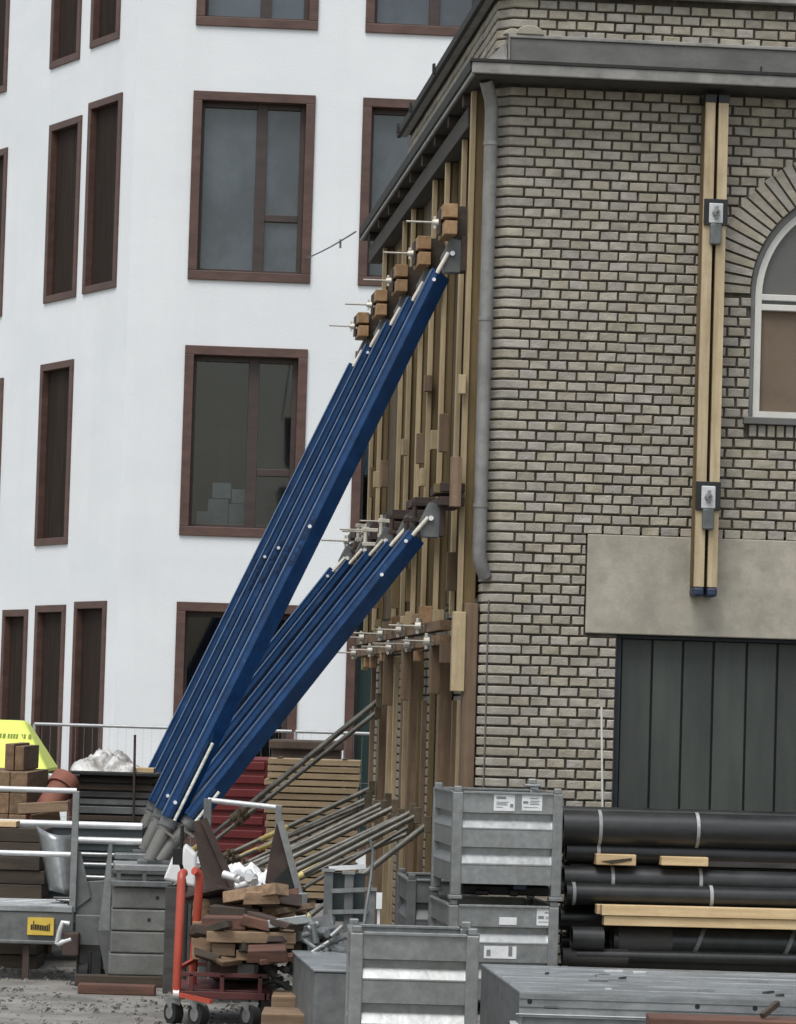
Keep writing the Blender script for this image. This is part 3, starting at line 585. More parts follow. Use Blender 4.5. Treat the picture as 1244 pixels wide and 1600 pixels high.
# small wooden cleats on the beams
for k, (x, y0, y1, uo) in enumerate(((721, 586, 616, -.20), (632, 686, 712, -.16), (588, 737, 762, -.16), (660, 732, 760, -.17))):
    v = (.24 if k == 0 else locu(x, y0, uo)[1] - .06); z1 = loc(x, y0, v)[2]; z0 = loc(x, y1, v)[2]; u0 = loc(x - 4, y0, v)[0]
    m_ = MB(BF); m_.box(u0, u0 + .055, v - .05, v + .04, z0, z1)
    tag(m_.build('wooden_cleat', 'h20_edge', None, .005), ('pale wooden cleat on the near beam below the downpipe bend', 'pale wooden cleat halfway up a middle beam', 'pale wooden cleat on the beam beside the white building window', 'pale wooden cleat just above the grey shore bracket')[k], 'cleat', 'wooden cleats on the beams')
# lower timber posts
def post(name, u0, u1, v0, v1, z0, z1, mt, label, grp='timber posts at the foot of the side wall'):
    m_ = MB(BF); m_.box(u0, u1, v0, v1, z0, z1); return tag(m_.build(name, mt, None, .006), label, 'post', grp)
post('timber_post', -.118, -.012, .14, .30, 0, 3.07, 'timber', 'reddish brown square timber post right beside the brick corner')
post('timber_plank', -.215, -.112, .12, .22, 2.37, 3.0, 'h20_edge', 'short pale plank fixed between the waler and the corner post')
pxs = ((684, 'second'), (672, 'third'), (638, 'fourth'), (627, 'fifth'), (592, 'sixth'))
for k, (x, nm) in enumerate(pxs):
    uo = -.125 if k % 2 == 0 else -.07; v = locu(x, 1150, uo)[1]
    post('timber_post', uo, uo + (.112 if k % 2 == 0 else .05), v, v + .14, 0, 2.78 + .1 * (k % 2), 'timber', 'brown square timber post against the side wall, %s from the brick corner' % nm)
for k, x in enumerate((672, 628, 600)):
    uo = -.235; v = locu(x, 1050, uo)[1]
    post('timber_plank', uo, uo + .09, v, v + .1, 2.35 - .05 * k, 2.83, 'timber', ('short brown plank hanging under the low waler near its middle', 'short brown plank hanging under the low waler beyond its middle', 'short brown plank hanging under the far end of the low waler')[k], 'short planks at the low waler')
rs = random.Random(44)
O16 = ['first', 'second', 'third', 'fourth', 'fifth', 'sixth', 'seventh', 'eighth', 'ninth', 'tenth', 'eleventh', 'twelfth', 'thirteenth', 'fourteenth', 'fifteenth', 'sixteenth']
for k in range(13):                               # infill planks between the lower posts
    v = .75 + k * .66 + rs.uniform(-.12, .12); uo = -.06 - rs.uniform(0, .05); z1 = rs.choice((2.3, 2.55, 2.72, 2.85)); z0 = rs.choice((0, 0, 0, .6))
    m_ = MB(BF); m_.box(uo, uo + .045, v, v + .09, z0, z1)
    tag(m_.build('infill_plank', rs.choice(('timber', 'timber', 'h20', 'h20_edge')), None, .004), 'narrow upright plank between the low brown posts, %s from the brick corner' % O16[k], 'plank', 'narrow planks between the lower posts')
for k in range(16):                               # packing blocks along the low waler
    v = .7 + k * .52 + rs.uniform(-.15, .15); uo = -.17 - rs.uniform(0, .1); zc = rs.choice((2.68, 2.99, 3.02, 2.72, 3.05)); h_ = rs.uniform(.06, .16)
    m_ = MB(BF); m_.box(uo, uo + rs.uniform(.06, .11), v, v + rs.uniform(.08, .16), zc - h_ / 2, zc + h_ / 2)
    tag(m_.build('packing_block', rs.choice(('h20_edge', 'timber', 'block')), None, .005), 'small wooden packing block along the low timber waler, %s from the brick corner' % O16[k], 'packing', 'packing blocks along the low waler')
for k in range(12):                               # battens and wedges between the beams higher up
    v = 1.1 + k * .68 + rs.uniform(-.2, .2); zc = rs.choice((3.35, 4.25, 4.55, 5.1, 5.6, 6.2, 6.55)); h_ = rs.uniform(.1, .35)
    m_ = MB(BF); m_.box(-.155 - rs.uniform(0, .03), -.10, v, v + rs.uniform(.05, .1), zc - h_ / 2, zc + h_ / 2)
    tag(m_.build('wooden_wedge', rs.choice(('h20', 'timber', 'h20_edge')), None, .004), 'small wooden wedge between the tall yellow beams, %s from the brick corner' % O16[k], 'wedge', 'wedges between the tall beams')
for k in range(7):                                # clamps on the lower heads
    v = 1.2 + k * 1.15 + rs.uniform(-.2, .2); z = 3.85 + rs.uniform(-.12, .12); u_ = -.37 - rs.uniform(0, .06)
    m_ = MB(BF); m_.tube((u_, v, z - .09), (u_, v, z + .09), .02, n=8); m_.box(u_ - .03, u_ + .12, v - .02, v + .02, z + .05, z + .085); m_.box(u_ - .03, u_ + .12, v - .02, v + .02, z - .085, z - .05)
    tag(m_.build('beam_clamp', rs.choice(('rust', 'nut')), None, .004), 'small steel beam clamp above the lower blue shores, %s from the brick corner' % O16[k], 'clamp', 'beam clamps at the lower shore heads')
# walers: low double timber, mid double steel, upper short blocks
def waler(name, label, u0, u1, v0, v1, zc, h, gap, mt, cat='waler'):
    root = thing(name, label, cat, BF @ T(((u0 + u1) / 2, v0, zc - h - gap / 2)))
    for s_ in (-1, 1):
        m_ = MB(BF); zz = zc + s_ * (gap / 2 + h / 2); m_.box(u0, u1, v0, v1, zz - h / 2, zz + h / 2); m_.build('timber' if 'timber' in name else 'channel', mt, root, .005)
    return root
waler('timber_waler', 'long double timber waler with tie rods across the lower posts', -.235, -.137, .95, 8.9, 2.85, .085, .035, 'timber_y')
for k in range(5):
    v = .4 + 2.0 * k
    waler('steel_waler', 'rusty pair of short steel channels behind a lower shore head, %s from the corner' % ('first', 'second', 'third', 'fourth', 'fifth')[k], -.345, -.145, v - .24, v + .5, 3.93, .07, .04, 'rust')['group'] = 'short channels behind the lower shores'
m_ = MB(BF); uu = loc(704, 750, .1)[0]; m_.box(uu, uu + .085, .06, .16, loc(710, 792, .1)[2], loc(710, 714, .1)[2]); tag(m_.build('packing_plank', 'timber', None, .005), 'short upright brown plank beside the nearest lower shore head', 'plank')
m_ = MB(BF); uu = loc(681, 750, .12)[0]; m_.box(uu, uu + .115, .18, .28, loc(710, 770, .1)[2], loc(710, 755, .1)[2]); tag(m_.build('packing_block', 'h20', None, .005), 'small horizontal wood packing above the nearest lower shore head', 'packing')
def tie(root_label, u0, u1, v, z, big=1.0):
    root = thing('tie_rod', root_label, 'tie rod', BF @ T((u1, v, z)), 'tie rods through the walers')
    m_ = MB(BF); m_.tube((u0, v, z), (u1, v, z), .0085, n=8); m_.build('rod', 'rod', root)
    m_ = MB(BF); m_.box(u1 - .03, u1 - .018, v - .06, v + .06, z - .06, z + .06); m_.build('plate', 'galv_dark', root)
    m_ = MB(BF); m_.tube((u1 - .075, v, z), (u1 - .03, v, z), .028 * big, .034 * big, n=8); m_.box(u1 - .066, u1 - .042, v - .012, v + .012, z - .06 * big, z + .06 * big); m_.build('wing_nut', 'nut', root, .004)
    return root
lv = [1.25, 2.0, 2.9, 3.7, 4.6, 5.5, 6.5, 7.5, 8.4]; on_ = ['first', 'second', 'third', 'fourth', 'fifth', 'sixth', 'seventh', 'eighth', 'ninth']
for k, v in enumerate(lv): tie('thin tie rod with wing nut through the low timber waler, %s from the brick corner' % on_[k], -.50 - .05 * (k % 3), -.252, v, 2.85 + .07 * (1 if k % 2 else -1), 1.1)
for k, v in enumerate((4.6, 6.25, 6.6, 8.6)): tie('thin tie rod through a mid level steel channel, %s along the wall' % on_[k], -.60 - .05 * (k % 2), -.347, v, 3.93)

# ---- raking shores
HEAD = loc(688, 428, .4); FOOT_U = loc(217, 1380, .4); HEADL = loc(650, 838, .4); FL = (FOOT_U[0] + .02, .4, FOOT_U[2])
def shore(head, foot, nm, upper, label, group):
    h = Vector((head[0], 0, head[2])); f0 = Vector((foot[0], 0, foot[2])); ax = (h - f0).normalized()
    pr = Vector((-ax.z, 0, ax.x))                 # up-left, across the shore
    base = f0 + ax * ((1.30 - f0.z) / ax.z)       # lower end of the blue profile
    fb = f0 + ax * ((.965 - f0.z) / ax.z)
    root = thing(nm, label, 'shore', BF @ T((fb.x, .4, fb.z)), group)
    F2 = BF @ T((0, .4, 0)); L_ = (h - base).length
    def P(t, a, b): q = base + ax * t + pr * a; return (q.x, -b, q.z)
    m_ = MB(F2); prof = [(.082, .085), (.082, .100), (.068, .100), (.068, .094), (.026, .094), (.018, .09), (-.088, -.03), (-.088, -.09), (.082, -.09)]
    m_.prism([P(0, a, b) for a, b in prof], ax * L_); body = m_.build('profile', 'blue', root, .003)
    for t in (.04, L_ - .05):
        m_ = MB(F2); m_.prism([P(t - .006, a * 1.03, b * 1.03) for a, b in ((.08, .092), (.024, .092), (-.085, -.03), (-.085, -.088), (.08, -.088))], ax * .012); m_.build('end_plate', 'blue', root)
    ts = [.13, L_ * .5 + .13, L_ - .08] if upper else [L_ - .42, L_ - .09]
    for j, t in enumerate(ts):
        m_ = MB(F2); c = P(t, .045 if j % 2 else .03, .092); m_.tube(c, (c[0], c[1] - .024, c[2]), .015, n=8); m_.build('bolt', 'bolt', root)
    if upper:                                     # splice plates with bolts in the middle
        for sgn in (-1, 1):
            m_ = MB(F2); m_.prism([P(L_ * .5 + sgn * .11 - .1, .066, .094), P(L_ * .5 + sgn * .11 - .1, .04, .094), P(L_ * .5 + sgn * .11 + .1, .04, .094), P(L_ * .5 + sgn * .11 + .1, .066, .094)], Vector((0, -.008, 0))); m_.build('splice_plate', 'blue', root)
            for q in (-.07, 0, .07):
                m_ = MB(F2); c = P(L_ * .5 + sgn * .11 + q, .052, .1); m_.tube(c, (c[0], c[1] - .014, c[2]), .011, n=8); m_.build('bolt', 'cap_blue', root)
    # spindle at the foot, threaded rod, foot plate
    sp = MB(F2); sp.tube(base - ax * .0, fb, .058, n=18); sp = sp.build('spindle', 'spindle', root)
    m_ = MB(F2); m_.tube(base + ax * .0, base - ax * .07, .074, n=18); m_.build('collar', 'galv_dark', sp)
    m_ = MB(F2); q = base - ax * .10; m_.bar((q.x - .06, -.02, q.z + .03), (q.x + .08, -.1, q.z - .06), .016, .016); m_.build('spindle_handle', 'spindle', sp)
    m_ = MB(F2); m_.box(fb.x - .1, fb.x + .1, -.09, .09, .945, .972); m_.build('foot_plate', 'galv_dark', root, .004)
    m_ = MB(F2); t0, t1 = (.0, .68) if upper else (.0, .30)
    m_.tube(P(t0, -.03, .070), P(t1, -.03, .070), .0135, n=8); m_.build('threaded_rod', 'rod_white', root)
    # head: fork plates, bright screw, pin
    hd = MB(F2); hq = h + ax * .13
    hd.prism([(hq.x - .03, -.07, hq.z - .11), (hq.x + .10, -.07, hq.z - .11), (hq.x + .13, -.07, hq.z + .14), (hq.x + .02, -.07, hq.z + .17), (hq.x - .05, -.07, hq.z + .02)], (0, .016, 0)); hd = hd.build('head_bracket', 'galv_dark', root, .004)
    m_ = MB(F2); m_.prism([(hq.x - .03, .055, hq.z - .11), (hq.x + .10, .055, hq.z - .11), (hq.x + .13, .055, hq.z + .14), (hq.x + .02, .055, hq.z + .17), (hq.x - .05, .055, hq.z + .02)], (0, .016, 0)); m_.build('cheek_plate', 'galv_dark', hd, .004)
    m_ = MB(F2); e0 = h - ax * .02 + pr * .03; e1 = h + ax * .17 + pr * .02; m_.tube((e0.x, -.085, e0.z), (e1.x, -.085, e1.z), .018, n=10); m_.build('head_screw', 'nut', root)
    m_ = MB(F2); m_.tube((hq.x + .03, -.10, hq.z + .04), (hq.x + .03, .09, hq.z + .04), .02, n=10); m_.build('pin', 'bolt', root)
    m_ = MB(F2); m_.box(hq.x + .10, hq.x + .145, -.10, .10, hq.z - .10, hq.z + .18); m_.build('bearing_plate', 'rust', root, .004)
    return root
NS = 5; SP = 2.0
shores = []
lab_u = ['long blue steel raking shore in the upper row, nearest the brick corner', 'long blue raking shore in the upper row, second from the brick corner', 'long blue raking shore in the upper row, third from the brick corner', 'long blue raking shore in the upper row, fourth from the brick corner', 'long blue raking shore in the upper row, farthest from the brick corner']
lab_l = [s_.replace('long', 'shorter').replace('upper row', 'lower row') for s_ in lab_u]
up1 = shore(HEAD, FOOT_U, 'raking_shore', True, lab_u[0], 'long blue raking shores')
lo1 = shore(HEADL, FL, 'raking_shore', False, lab_l[0], 'shorter blue raking shores')
for k in range(1, NS):
    for src, lab in ((up1, lab_u), (lo1, lab_l)):
        c = copy_tree(src); c.matrix_world = Matrix.Translation(V * SP * k + U * rnd.uniform(-.012, .012)) @ ROOTM[src]; c['label'] = lab[k]
# upper short double walers with rods (one thing per shore)
for k in range(NS):
    v = .4 + SP * k; zc = loc(705, 340, .3)[2] - .02; u0 = loc(692, 340, .25)[0]
    root = thing('waler_block', 'stacked pair of orange brown timber blocks on the side wall, %s from the brick corner' % on_[k], 'waler block', BF @ T((u0 + .06, v, zc - .15)), 'timber blocks above the long shores')
    for s_ in (-1, 1):
        m_ = MB(BF); m_.box(u0 + (.0 if s_ > 0 else .012), u0 + .115, v - .2, v + .25, zc + s_ * .068 - .058, zc + s_ * .068 + .052); m_.build('timber', 'block', root, .006)
    m_ = MB(BF); m_.box(u0 + .115, -.136 if k else -.17, v - .06, v + .06, zc - .22, zc + .12); m_.build('spacer', 'timber_dark', root)
    m_ = MB(BF); m_.tube((u0 - .27, v + .08, zc), (u0 + .2, v + .08, zc), .0085, n=8); m_.build('rod', 'rod', root)
    m_ = MB(BF); m_.tube((u0 - .06, v + .08, zc), (u0 - .012, v + .08, zc), .022, .03, n=8); m_.box(u0 - .05, u0 - .03, v + .068, v + .092, zc - .05, zc + .05); m_.build('wing_nut', 'nut', root)
    m_ = MB(BF); m_.box(u0 - .012, u0, v - .02, v + .18, zc - .1, zc + .1); m_.build('washer_plate', 'rust', root)
# cable from the eaves to the white building
p0 = at(556, 362, (O + V * 9.8).y - .2); p1 = at(478, 404, 49.7)
cb = MB(); pts = [p0.lerp(p1, t / 12) + Vector((0, 0, -.02 * math.sin(math.pi * t / 12))) for t in range(13)]; cb.path(pts, .009, 6)
cbo = tag(cb.build('slack_cable', 'cable'), 'thin dark cable running from the eaves tip to the white building window', 'cable')
m_ = MB(); q = pts[3]; m_.box(q.x - .012, q.x + .012, q.y - .012, q.y + .012, q.z - .08, q.z + .02); m_.build('cable_clip', 'cable', cbo)

# ---- vertical beam pair on the front
bp = thing('front_beam_pair', 'pair of pale vertical timber beams with blue ends bolted to the brick front', 'beam', BF @ T((1.775, -.1, 3.2)))
for k, (xt0, xt1, xb0, xb1, mt) in enumerate(((1103, 1119, 1083, 1099, 'beam_pale'), (1123.5, 1141, 1102, 1118, 'beam_pale'))):
    u0 = loc(xt0, 160, -.2)[0]; u1 = loc(xt1, 160, -.2)[0]; w_ = .078
    m_ = MB(BF); z0 = loc(1090, 917, -.2)[2]; uu = u0
    m_.box(uu, uu + w_, -.215, -.175, z0, 7.15); fl = m_.build('flange', mt, bp, .003)
    m_ = MB(BF); m_.box(uu + .028, uu + .056, -.175, -.055, z0, 7.15); m_.build('web', 'h20', bp)
    m_ = MB(BF); m_.box(uu, uu + w_, -.055, -.015, z0, 7.15); m_.build('flange', 'h20', bp, .003)
    m_ = MB(BF); m_.box(uu - .003, uu + w_ + .003, -.219, -.012, z0 - .075, z0); m_.build('end_cap', 'cap_blue', bp, .02)
    m_ = MB(BF); m_.box(uu - .004, uu + w_ + .004, -.22, -.012, 7.09, 7.152); m_.build('top_shoe', 'black_steel', bp)
ub = loc(1118, 332, -.22)[0]
for y0, y1, yb in ((311, 352, 382), (753, 798, 828)):
    yc = (y0 + y1) / 2; u0 = loc(1100 if y0 < 500 else 1087, yc, -.225)[0]; u1 = loc(1137 if y0 < 500 else 1126, yc, -.225)[0]; z1 = loc(1118, y0, -.225)[2]; z0 = loc(1118, y1, -.225)[2]; zb = loc(1115, yb, -.25)[2]; uc = (u0 + u1) / 2
    m_ = MB(BF); m_.box(u0, u1, -.232, -.217, z0, z1); pl = m_.build('clamp_plate', 'black_steel', bp, .003)
    m_ = MB(BF); m_.box(uc - .056, uc + .056, -.246, -.233, z0 + .015, z1 - .035); m_.build('washer', 'galv_bright', pl, .006)
    m_ = MB(BF); m_.tube((uc, -.246, (z0 + z1) / 2 - .01), (uc, -.30, (z0 + z1) / 2 - .01), .034, .026, n=8); m_.box(uc - .012, uc + .012, -.29, -.262, (z0 + z1) / 2 - .06, (z0 + z1) / 2 + .045); m_.build('wing_nut', 'galv', pl, .005)
    m_ = MB(BF); m_.box(uc - .046, uc + .046, -.262, -.218, zb, z0 + .012); m_.build('tongue', 'galv_dark', pl, .012)
    m_ = MB(BF); m_.tube((uc, -.30, (z0 + z1) / 2 - .01), (uc, -.36, (z0 + z1) / 2 - .01), .009, n=8); m_.build('rod', 'galv_dark', pl)
# thin white pole by the door
m_ = MB(); a = BF @ Vector((loc(940, 1105, -.12)[0], -.12, loc(940, 1105, -.12)[2])); b = BF @ Vector((1.02, -.2, 0)); m_.tube(b, a, .009, n=8)
tag(m_.build('thin_pole', 'window_white'), 'thin white pole leaning on the brick wall beside the green door', 'pole')

# ================================================================== BALLAST UNDER THE SHORES
def ballast(v, label):
    u0, u1 = loc(172, 1450, v - .35)[0], loc(268, 1450, v - .35)[0]; y0, y1 = v - .35, v + .35
    root = thing('ballast_stack', label, 'ballast', BF @ T(((u0 + u1) / 2, v, 0)), 'ballast stacks under the shores')
    m_ = MB(BF); m_.box(u0 - .26, u1 + .0, y0 - .05, y0 + .1, .0, .085); m_.build('sleeper', 'timber_dark', root, .008)
    m_ = MB(BF); m_.box(u0 - .2, u1 + .02, y1 - .1, y1, .0, .085); m_.build('sleeper', 'timber_dark', root, .008)
    z = .087
    for k in range(4):
        h_ = .172; d_ = rnd.uniform(-.012, .012)
        m_ = MB(BF); m_.box(u0 + d_, u1 + d_, y0 + d_, y1, z, z + h_ - .006); bk = m_.build('ballast_block', 'ballast', root, .012)
        if k in (2, 3):
            m_ = MB(BF); c = u0 + (.36 if k == 3 else .30); m_.tube((c, y0 + d_ - .004, z + .09), (c, y0 + d_ + .02, z + .09), .014, n=10); m_.build('lifting_hole', 'black_steel', bk)
        z += h_
    m_ = MB(BF); m_.box(u0, u1, y0 - .02, y0 + .05, z, z + .045); m_.box(u0, u1, y0 + .1, y1, z, z + .03); m_.build('frame_rail', 'galv_dark', root, .006)
    m_ = MB(BF)
    for c in (u0 + .04, (u0 + u1) / 2, u1 - .06): m_.box(c, c + .03, y0 + .03, y0 + .07, z + .045, z + .12)
    m_.build('frame_post', 'galv_dark', root)
    m_ = MB(BF); m_.box(u0 + .02, u1 - .02, y0 + .02, y1, z + .12, .944); m_.build('top_plate', 'galv', root, .006)
    m_ = MB(BF); m_.prism([(u0 - .09, y0 + .1, z - .35), (u0 - .002, y0 + .1, z - .35), (u0 - .002, y0 + .1, z + .24), (u0 - .03, y0 + .1, z + .26)], (0, .02, 0)); m_.build('side_gusset', 'galv', root)
    return root
for k in range(NS): ballast(.4 + SP * k, 'grey stacked ballast blocks on timber sleepers carrying the shore feet, ' + ('front one' if k == 0 else '%s behind the front one' % on_[k - 1]))

# ================================================================== PUSH-PULL PROPS
def prop(x0, y0, x1, y1, uo, label, r=.027, yel=.55, zend=.08, clamp=True):
    _, v, z = locu(x0, y0, uo); top = Vector((uo, v, z)); lw = Vector(loc(x1, y1, v)); d = lw - top
    if d.z < 0: lw = top + d * ((zend - z) / d.z)
    d = (lw - top); L_ = d.length; d.normalize(); at_ = lambda t: top + d * (L_ * t)
    root = thing('push_pull_prop', label, 'prop', BF @ T(lw), 'push-pull props at the foot of the side wall')
    m_ = MB(BF); m_.tube(at_(0), at_(.52), r, n=12); m_.build('outer_tube', 'prop_tube', root)
    m_ = MB(BF); m_.tube(at_(.5), at_(1), r * .8, n=12); m_.build('inner_tube', 'prop_tube', root)
    m_ = MB(BF); m_.tube(at_(yel), at_(yel + .10), r * 1.06, n=12); m_.build('painted_band', 'prop_yellow', root)
    m_ = MB(BF); m_.tube(at_(.49), at_(.54), r * 1.5, n=10); q = at_(.515); m_.box(q.x - .012, q.x + .012, q.y - .07, q.y + .02, q.z - .06, q.z + .06); m_.build('adjusting_nut', 'prop_clamp', root, .004)
    m_ = MB(BF); m_.box(top.x - .03, top.x + .03, v - .05, v + .05, z - .07, z + .07); m_.build('wall_shoe', 'prop_clamp', root, .006)
    m_ = MB(BF); m_.box(lw.x - .1, lw.x + .1, v - .07, v + .07, 0.002, .03); m_.box(lw.x - .02, lw.x + .02, v - .05, v + .05, .03, .1); m_.build('foot_plate', 'galv_dark', root)
prop(592, 1094, 335, 1302, -.17, 'long steel prop reaching highest up the far timber posts', .028, .62)
prop(590, 1112, 345, 1306, -.16, 'long darker steel prop just under the highest one', .024, .7)
prop(581, 1231, 431, 1301, -.17, 'upper left short steel prop in front of the lumber stack', .026, .30)
prop(577, 1247, 437, 1311, -.2, 'second short steel prop in front of the lumber stack', .026, .42)
prop(606, 1251, 447, 1330, -.19, 'third short steel prop with yellow band in front of the lumber stack', .026, .55)
prop(617, 1261, 452, 1342, -.2, 'fourth short grey steel prop in front of the lumber stack', .026, .7)
prop(645, 1268, 459, 1362, -.18, 'upper tube of the twin props with bright yellow bands', .024, .44)
prop(652, 1274, 462, 1372, -.18, 'lower tube of the twin props with bright yellow bands', .024, .43)
prop(668, 1288, 450, 1458, -.19, 'steep steel prop running down in front of the twin props', .027, .66)
for k, (x0, y0, x1, y1) in enumerate(((600, 1262, 470, 1322), (566, 1262, 436, 1324), (626, 1284, 480, 1352))):
    prop(x0, y0, x1, y1, -.24, ('dull prop lying low behind the fourth short prop', 'dull prop half hidden behind the second short prop', 'dull prop half hidden below the twin props')[k], .022, .5)

rp_ = random.Random(9)
for k in range(9):
    x0 = 570 + 9 * k + rp_.uniform(0, 8); y0 = 1236 + (x0 - 570) * .5 + rp_.uniform(6, 34); sl__ = rp_.uniform(.40, .60)
    prop(x0, y0, x0 - 140, y0 + 140 * sl__, -.22, 'dull steel prop in the crowded bundle by the lumber stack, %s from the left' % O16[k], rp_.uniform(.018, .025), rp_.uniform(.3, .7))
# ================================================================== BACKGROUND YARD THINGS
def rectY(x0, y0, x1, y1, Y): a = at(x0, (y0 + y1) / 2, Y); b = at(x1, (y0 + y1) / 2, Y); c = at((x0 + x1) / 2, y1, Y); d = at((x0 + x1) / 2, y0, Y); return a.x, b.x, max(c.z, 0), d.z
# site fence
fy = 46.5; fa = at(54, 1131, fy); fb_ = at(592, 1142, fy)
fn = thing('site_fence', 'thin wire mesh site fence with top rail in front of the white building', 'fence', T((fa.x, fy, 0)))
L_ = 3.4; x = fa.x; k = 0
while x < fb_.x:
    m_ = MB(); m_.tube((x, fy, .05), (x, fy, fa.z), .02, n=8); m_.build('post', 'wire', fn)
    m_ = MB(); m_.tube((x, fy, fa.z), (x + L_ - .05, fy, fa.z), .021, n=8); m_.build('top_rail', 'wire', fn)
    m_ = MB(); m_.tube((x, fy, .15), (x + L_ - .05, fy, .15), .018, n=8); m_.build('bottom_rail', 'wire', fn)
    m_ = MB(); xx = x + .1
    while xx < x + L_ - .06: m_.bar((xx, fy, .15), (xx, fy, fa.z), .0022, .0022); xx += .11
    for z_ in (.7, 1.25): m_.bar((x, fy, z_), (x + L_ - .05, fy, z_), .003, .003)
    m_.build('wire_mesh', 'wire', fn)['kind'] = 'stuff'
    x += L_; k += 1
# red container
x0, x1, z0, z1 = rectY(318, 1185, 416, 1345, 42.5); rc = thing('red_container', 'dark red ribbed steel container behind the shore feet', 'container', T(((x0 + x1) / 2, 42.5, 0)))
m_ = MB(); m_.box(x0, x1, 42.52, 44.6, .12, z1); m_.build('shell', 'red_container', rc, .01)
n = 9; ph = (z1 - .12) / n
for k in range(n): m_ = MB(); m_.box(x0 + .03, x1 - .03, 42.49, 42.518, .12 + k * ph + .03, .12 + (k + 1) * ph - .035); m_.build('rib', 'red_container', rc, .01)
m_ = MB(); m_.box(x0 + .05, x1 - .05, 42.6, 44.5, 0, .118); m_.build('skid', 'rust', rc)
# lumber stack with tarp
Y = 40.5; x0, x1, z0, z1 = rectY(414, 1192, 560, 1345, Y); S_ = Y / FPX
ls = thing('lumber_stack', 'stack of sawn boards on stickers in front of the white building', 'lumber', T(((x0 + x1) / 2, Y, 0)))
zz = .06; kk = 0; bhh = .062

for a in (x0 + .1, (x0 + x1) / 2, x1 - .2): m_ = MB(); m_.box(a, a + .08, Y + .02, Y + .9, 0, .058); m_.build('bearer', 'timber_dark', ls)
while zz < z1 - .02:
    e0, e1 = rnd.uniform(-.02, .02), rnd.uniform(-.02, .02)
    m_ = MB(); m_.box(x0 + e0, x1 + e1, Y + rnd.uniform(0, .02), Y + .9, zz, zz + bhh); m_.build('board', 'lumber', ls, .004)
    zz += bhh + .006
    for a in (x0 + .12, x1 - .2): m_ = MB(); m_.box(a, a + .05, Y + .02, Y + .88, zz - .004, zz + .010); m_.build('sticker', 'timber_dark', ls)
    zz += .011
    kk += 1
x0, x1, z0, z1 = rectY(424, 1160, 532, 1190, 41.8); m_ = MB(); m_.box(x0, x1, 41.85, 43, 0, z1); m_.box(x0 - .03, x1 + .03, 41.8, 43.05, z1 - .09, z1 + .02)
tag(m_.build('brown_crate', 'tarp_brown', None, .02), 'dark brown wooden crate standing behind the lumber stack', 'crate')
# yellow lidded waste container
Y = 36.0; a = at(72, 1207, Y); b = at(38, 1118, Y + .75); c = at(40, 1126, Y + .7); zr = a.z
yb_ = thing('waste_container', 'green waste container with sloping lime yellow lid at the left edge', 'container', T((a.x - .7, Y + .5, 0)))
xl = a.x - 1.5
m_ = MB(); m_.add([(xl + .12, Y + .12, .15), (a.x - .18, Y + .12, .15), (a.x - .18, Y + 1.1, .15), (xl + .12, Y + 1.1, .15), (xl, Y + .03, zr - .06), (a.x - .03, Y + .03, zr - .06), (a.x - .03, Y + 1.2, zr - .06), (xl, Y + 1.2, zr - .06)], [(0, 3, 2, 1), (4, 5, 6, 7), (0, 1, 5, 4), (1, 2, 6, 5), (2, 3, 7, 6), (3, 0, 4, 7)]); m_.build('body', 'bin_green', yb_, .02)
m_ = MB(); m_.box(xl - .03, a.x, Y, Y + 1.24, zr - .055, zr - .006); m_.build('rim', 'bin_green', yb_, .01)
lid = MB(); tx = c.x; lid.add([(xl - .04, Y - .03, zr), (a.x + .03, Y - .03, zr), (a.x + .03, Y + 1.25, zr), (xl - .04, Y + 1.25, zr), (xl + .2, Y + .62, c.z), (tx, Y + .62, c.z), (tx, Y + 1.0, c.z), (xl + .2, Y + 1.0, c.z)], [(0, 3, 2, 1), (4, 5, 6, 7), (0, 1, 5, 4), (1, 2, 6, 5), (2, 3, 7, 6), (3, 0, 4, 7)]); lid = lid.build('lid', 'lime', yb_, .045)
for q_ in (.3, .62, .9):
    m_ = MB(); p_ = lambda t, e: Vector((xl - .04 + (a.x + .03 - xl + .04) * t, Y - .03, zr)).lerp(Vector((xl + .2 + (tx - xl - .2) * t, Y + .62, c.z)), e); m_.bar(p_(q_, .04) - Vector((0, .004, 0)), p_(q_, .95) - Vector((0, .004, 0)), .03, .018, (0, -1, .4)); m_.build('lid_rib', 'lime', lid, .004)
m_ = MB(); m_.bar((xl - .04, Y - .035, zr + .012), (a.x + .03, Y - .035, zr + .012), .03, .04); m_.build('lid_edge', 'lime', lid, .006)
fz = lambda z_: Y - .03 + (z_ - zr) / (c.z - zr) * .65
zt = at(20, 1150, Y + .4).z; x_ = at(0, 1150, Y + .4).x - .03
for k, (ww, gg) in enumerate(((.045, .012), (.03, .02), (.022, .008), (.02, .007), (.022, .007), (.02, .03), (.02, .008), (.022, .025), (.03, .01))):
    m_ = MB(); m_.prism([(x_, fz(zt - .025) - .003, zt - .025), (x_ + ww, fz(zt - .025) - .003, zt - .025), (x_ + ww, fz(zt + .022) - .003, zt + .022), (x_, fz(zt + .022) - .003, zt + .022)], (0, -.003, 0)); m_.build('lettering', 'lime_ink', lid); x_ += ww + gg
for s_ in (xl + .25, a.x - .3): m_ = MB(); m_.tube((s_, Y + .2, .1), (s_ + .06, Y + .2, .1), .1, n=14); m_.tube((s_, Y + 1.0, .1), (s_ + .06, Y + 1.0, .1), .1, n=14); m_.build('castor', 'rubber', yb_)
m_ = MB(); m_.tube((a.x + .02, Y + .02, zr - .04), (a.x + .07, Y + .02, zr - .04), .03, n=10); m_.build('lid_hinge', 'paper', yb_)
# stack of sawn timbers at the left edge
Y = 31.5
tb = thing('timber_bundle', 'bundle of orange brown square timbers at the left edge below the yellow lid', 'timber', T((at(20, 1280, Y).x, Y, 0)))
x0, x1, z0, z1 = rectY(-70, 1205, 43, 1280, Y); zb = .45

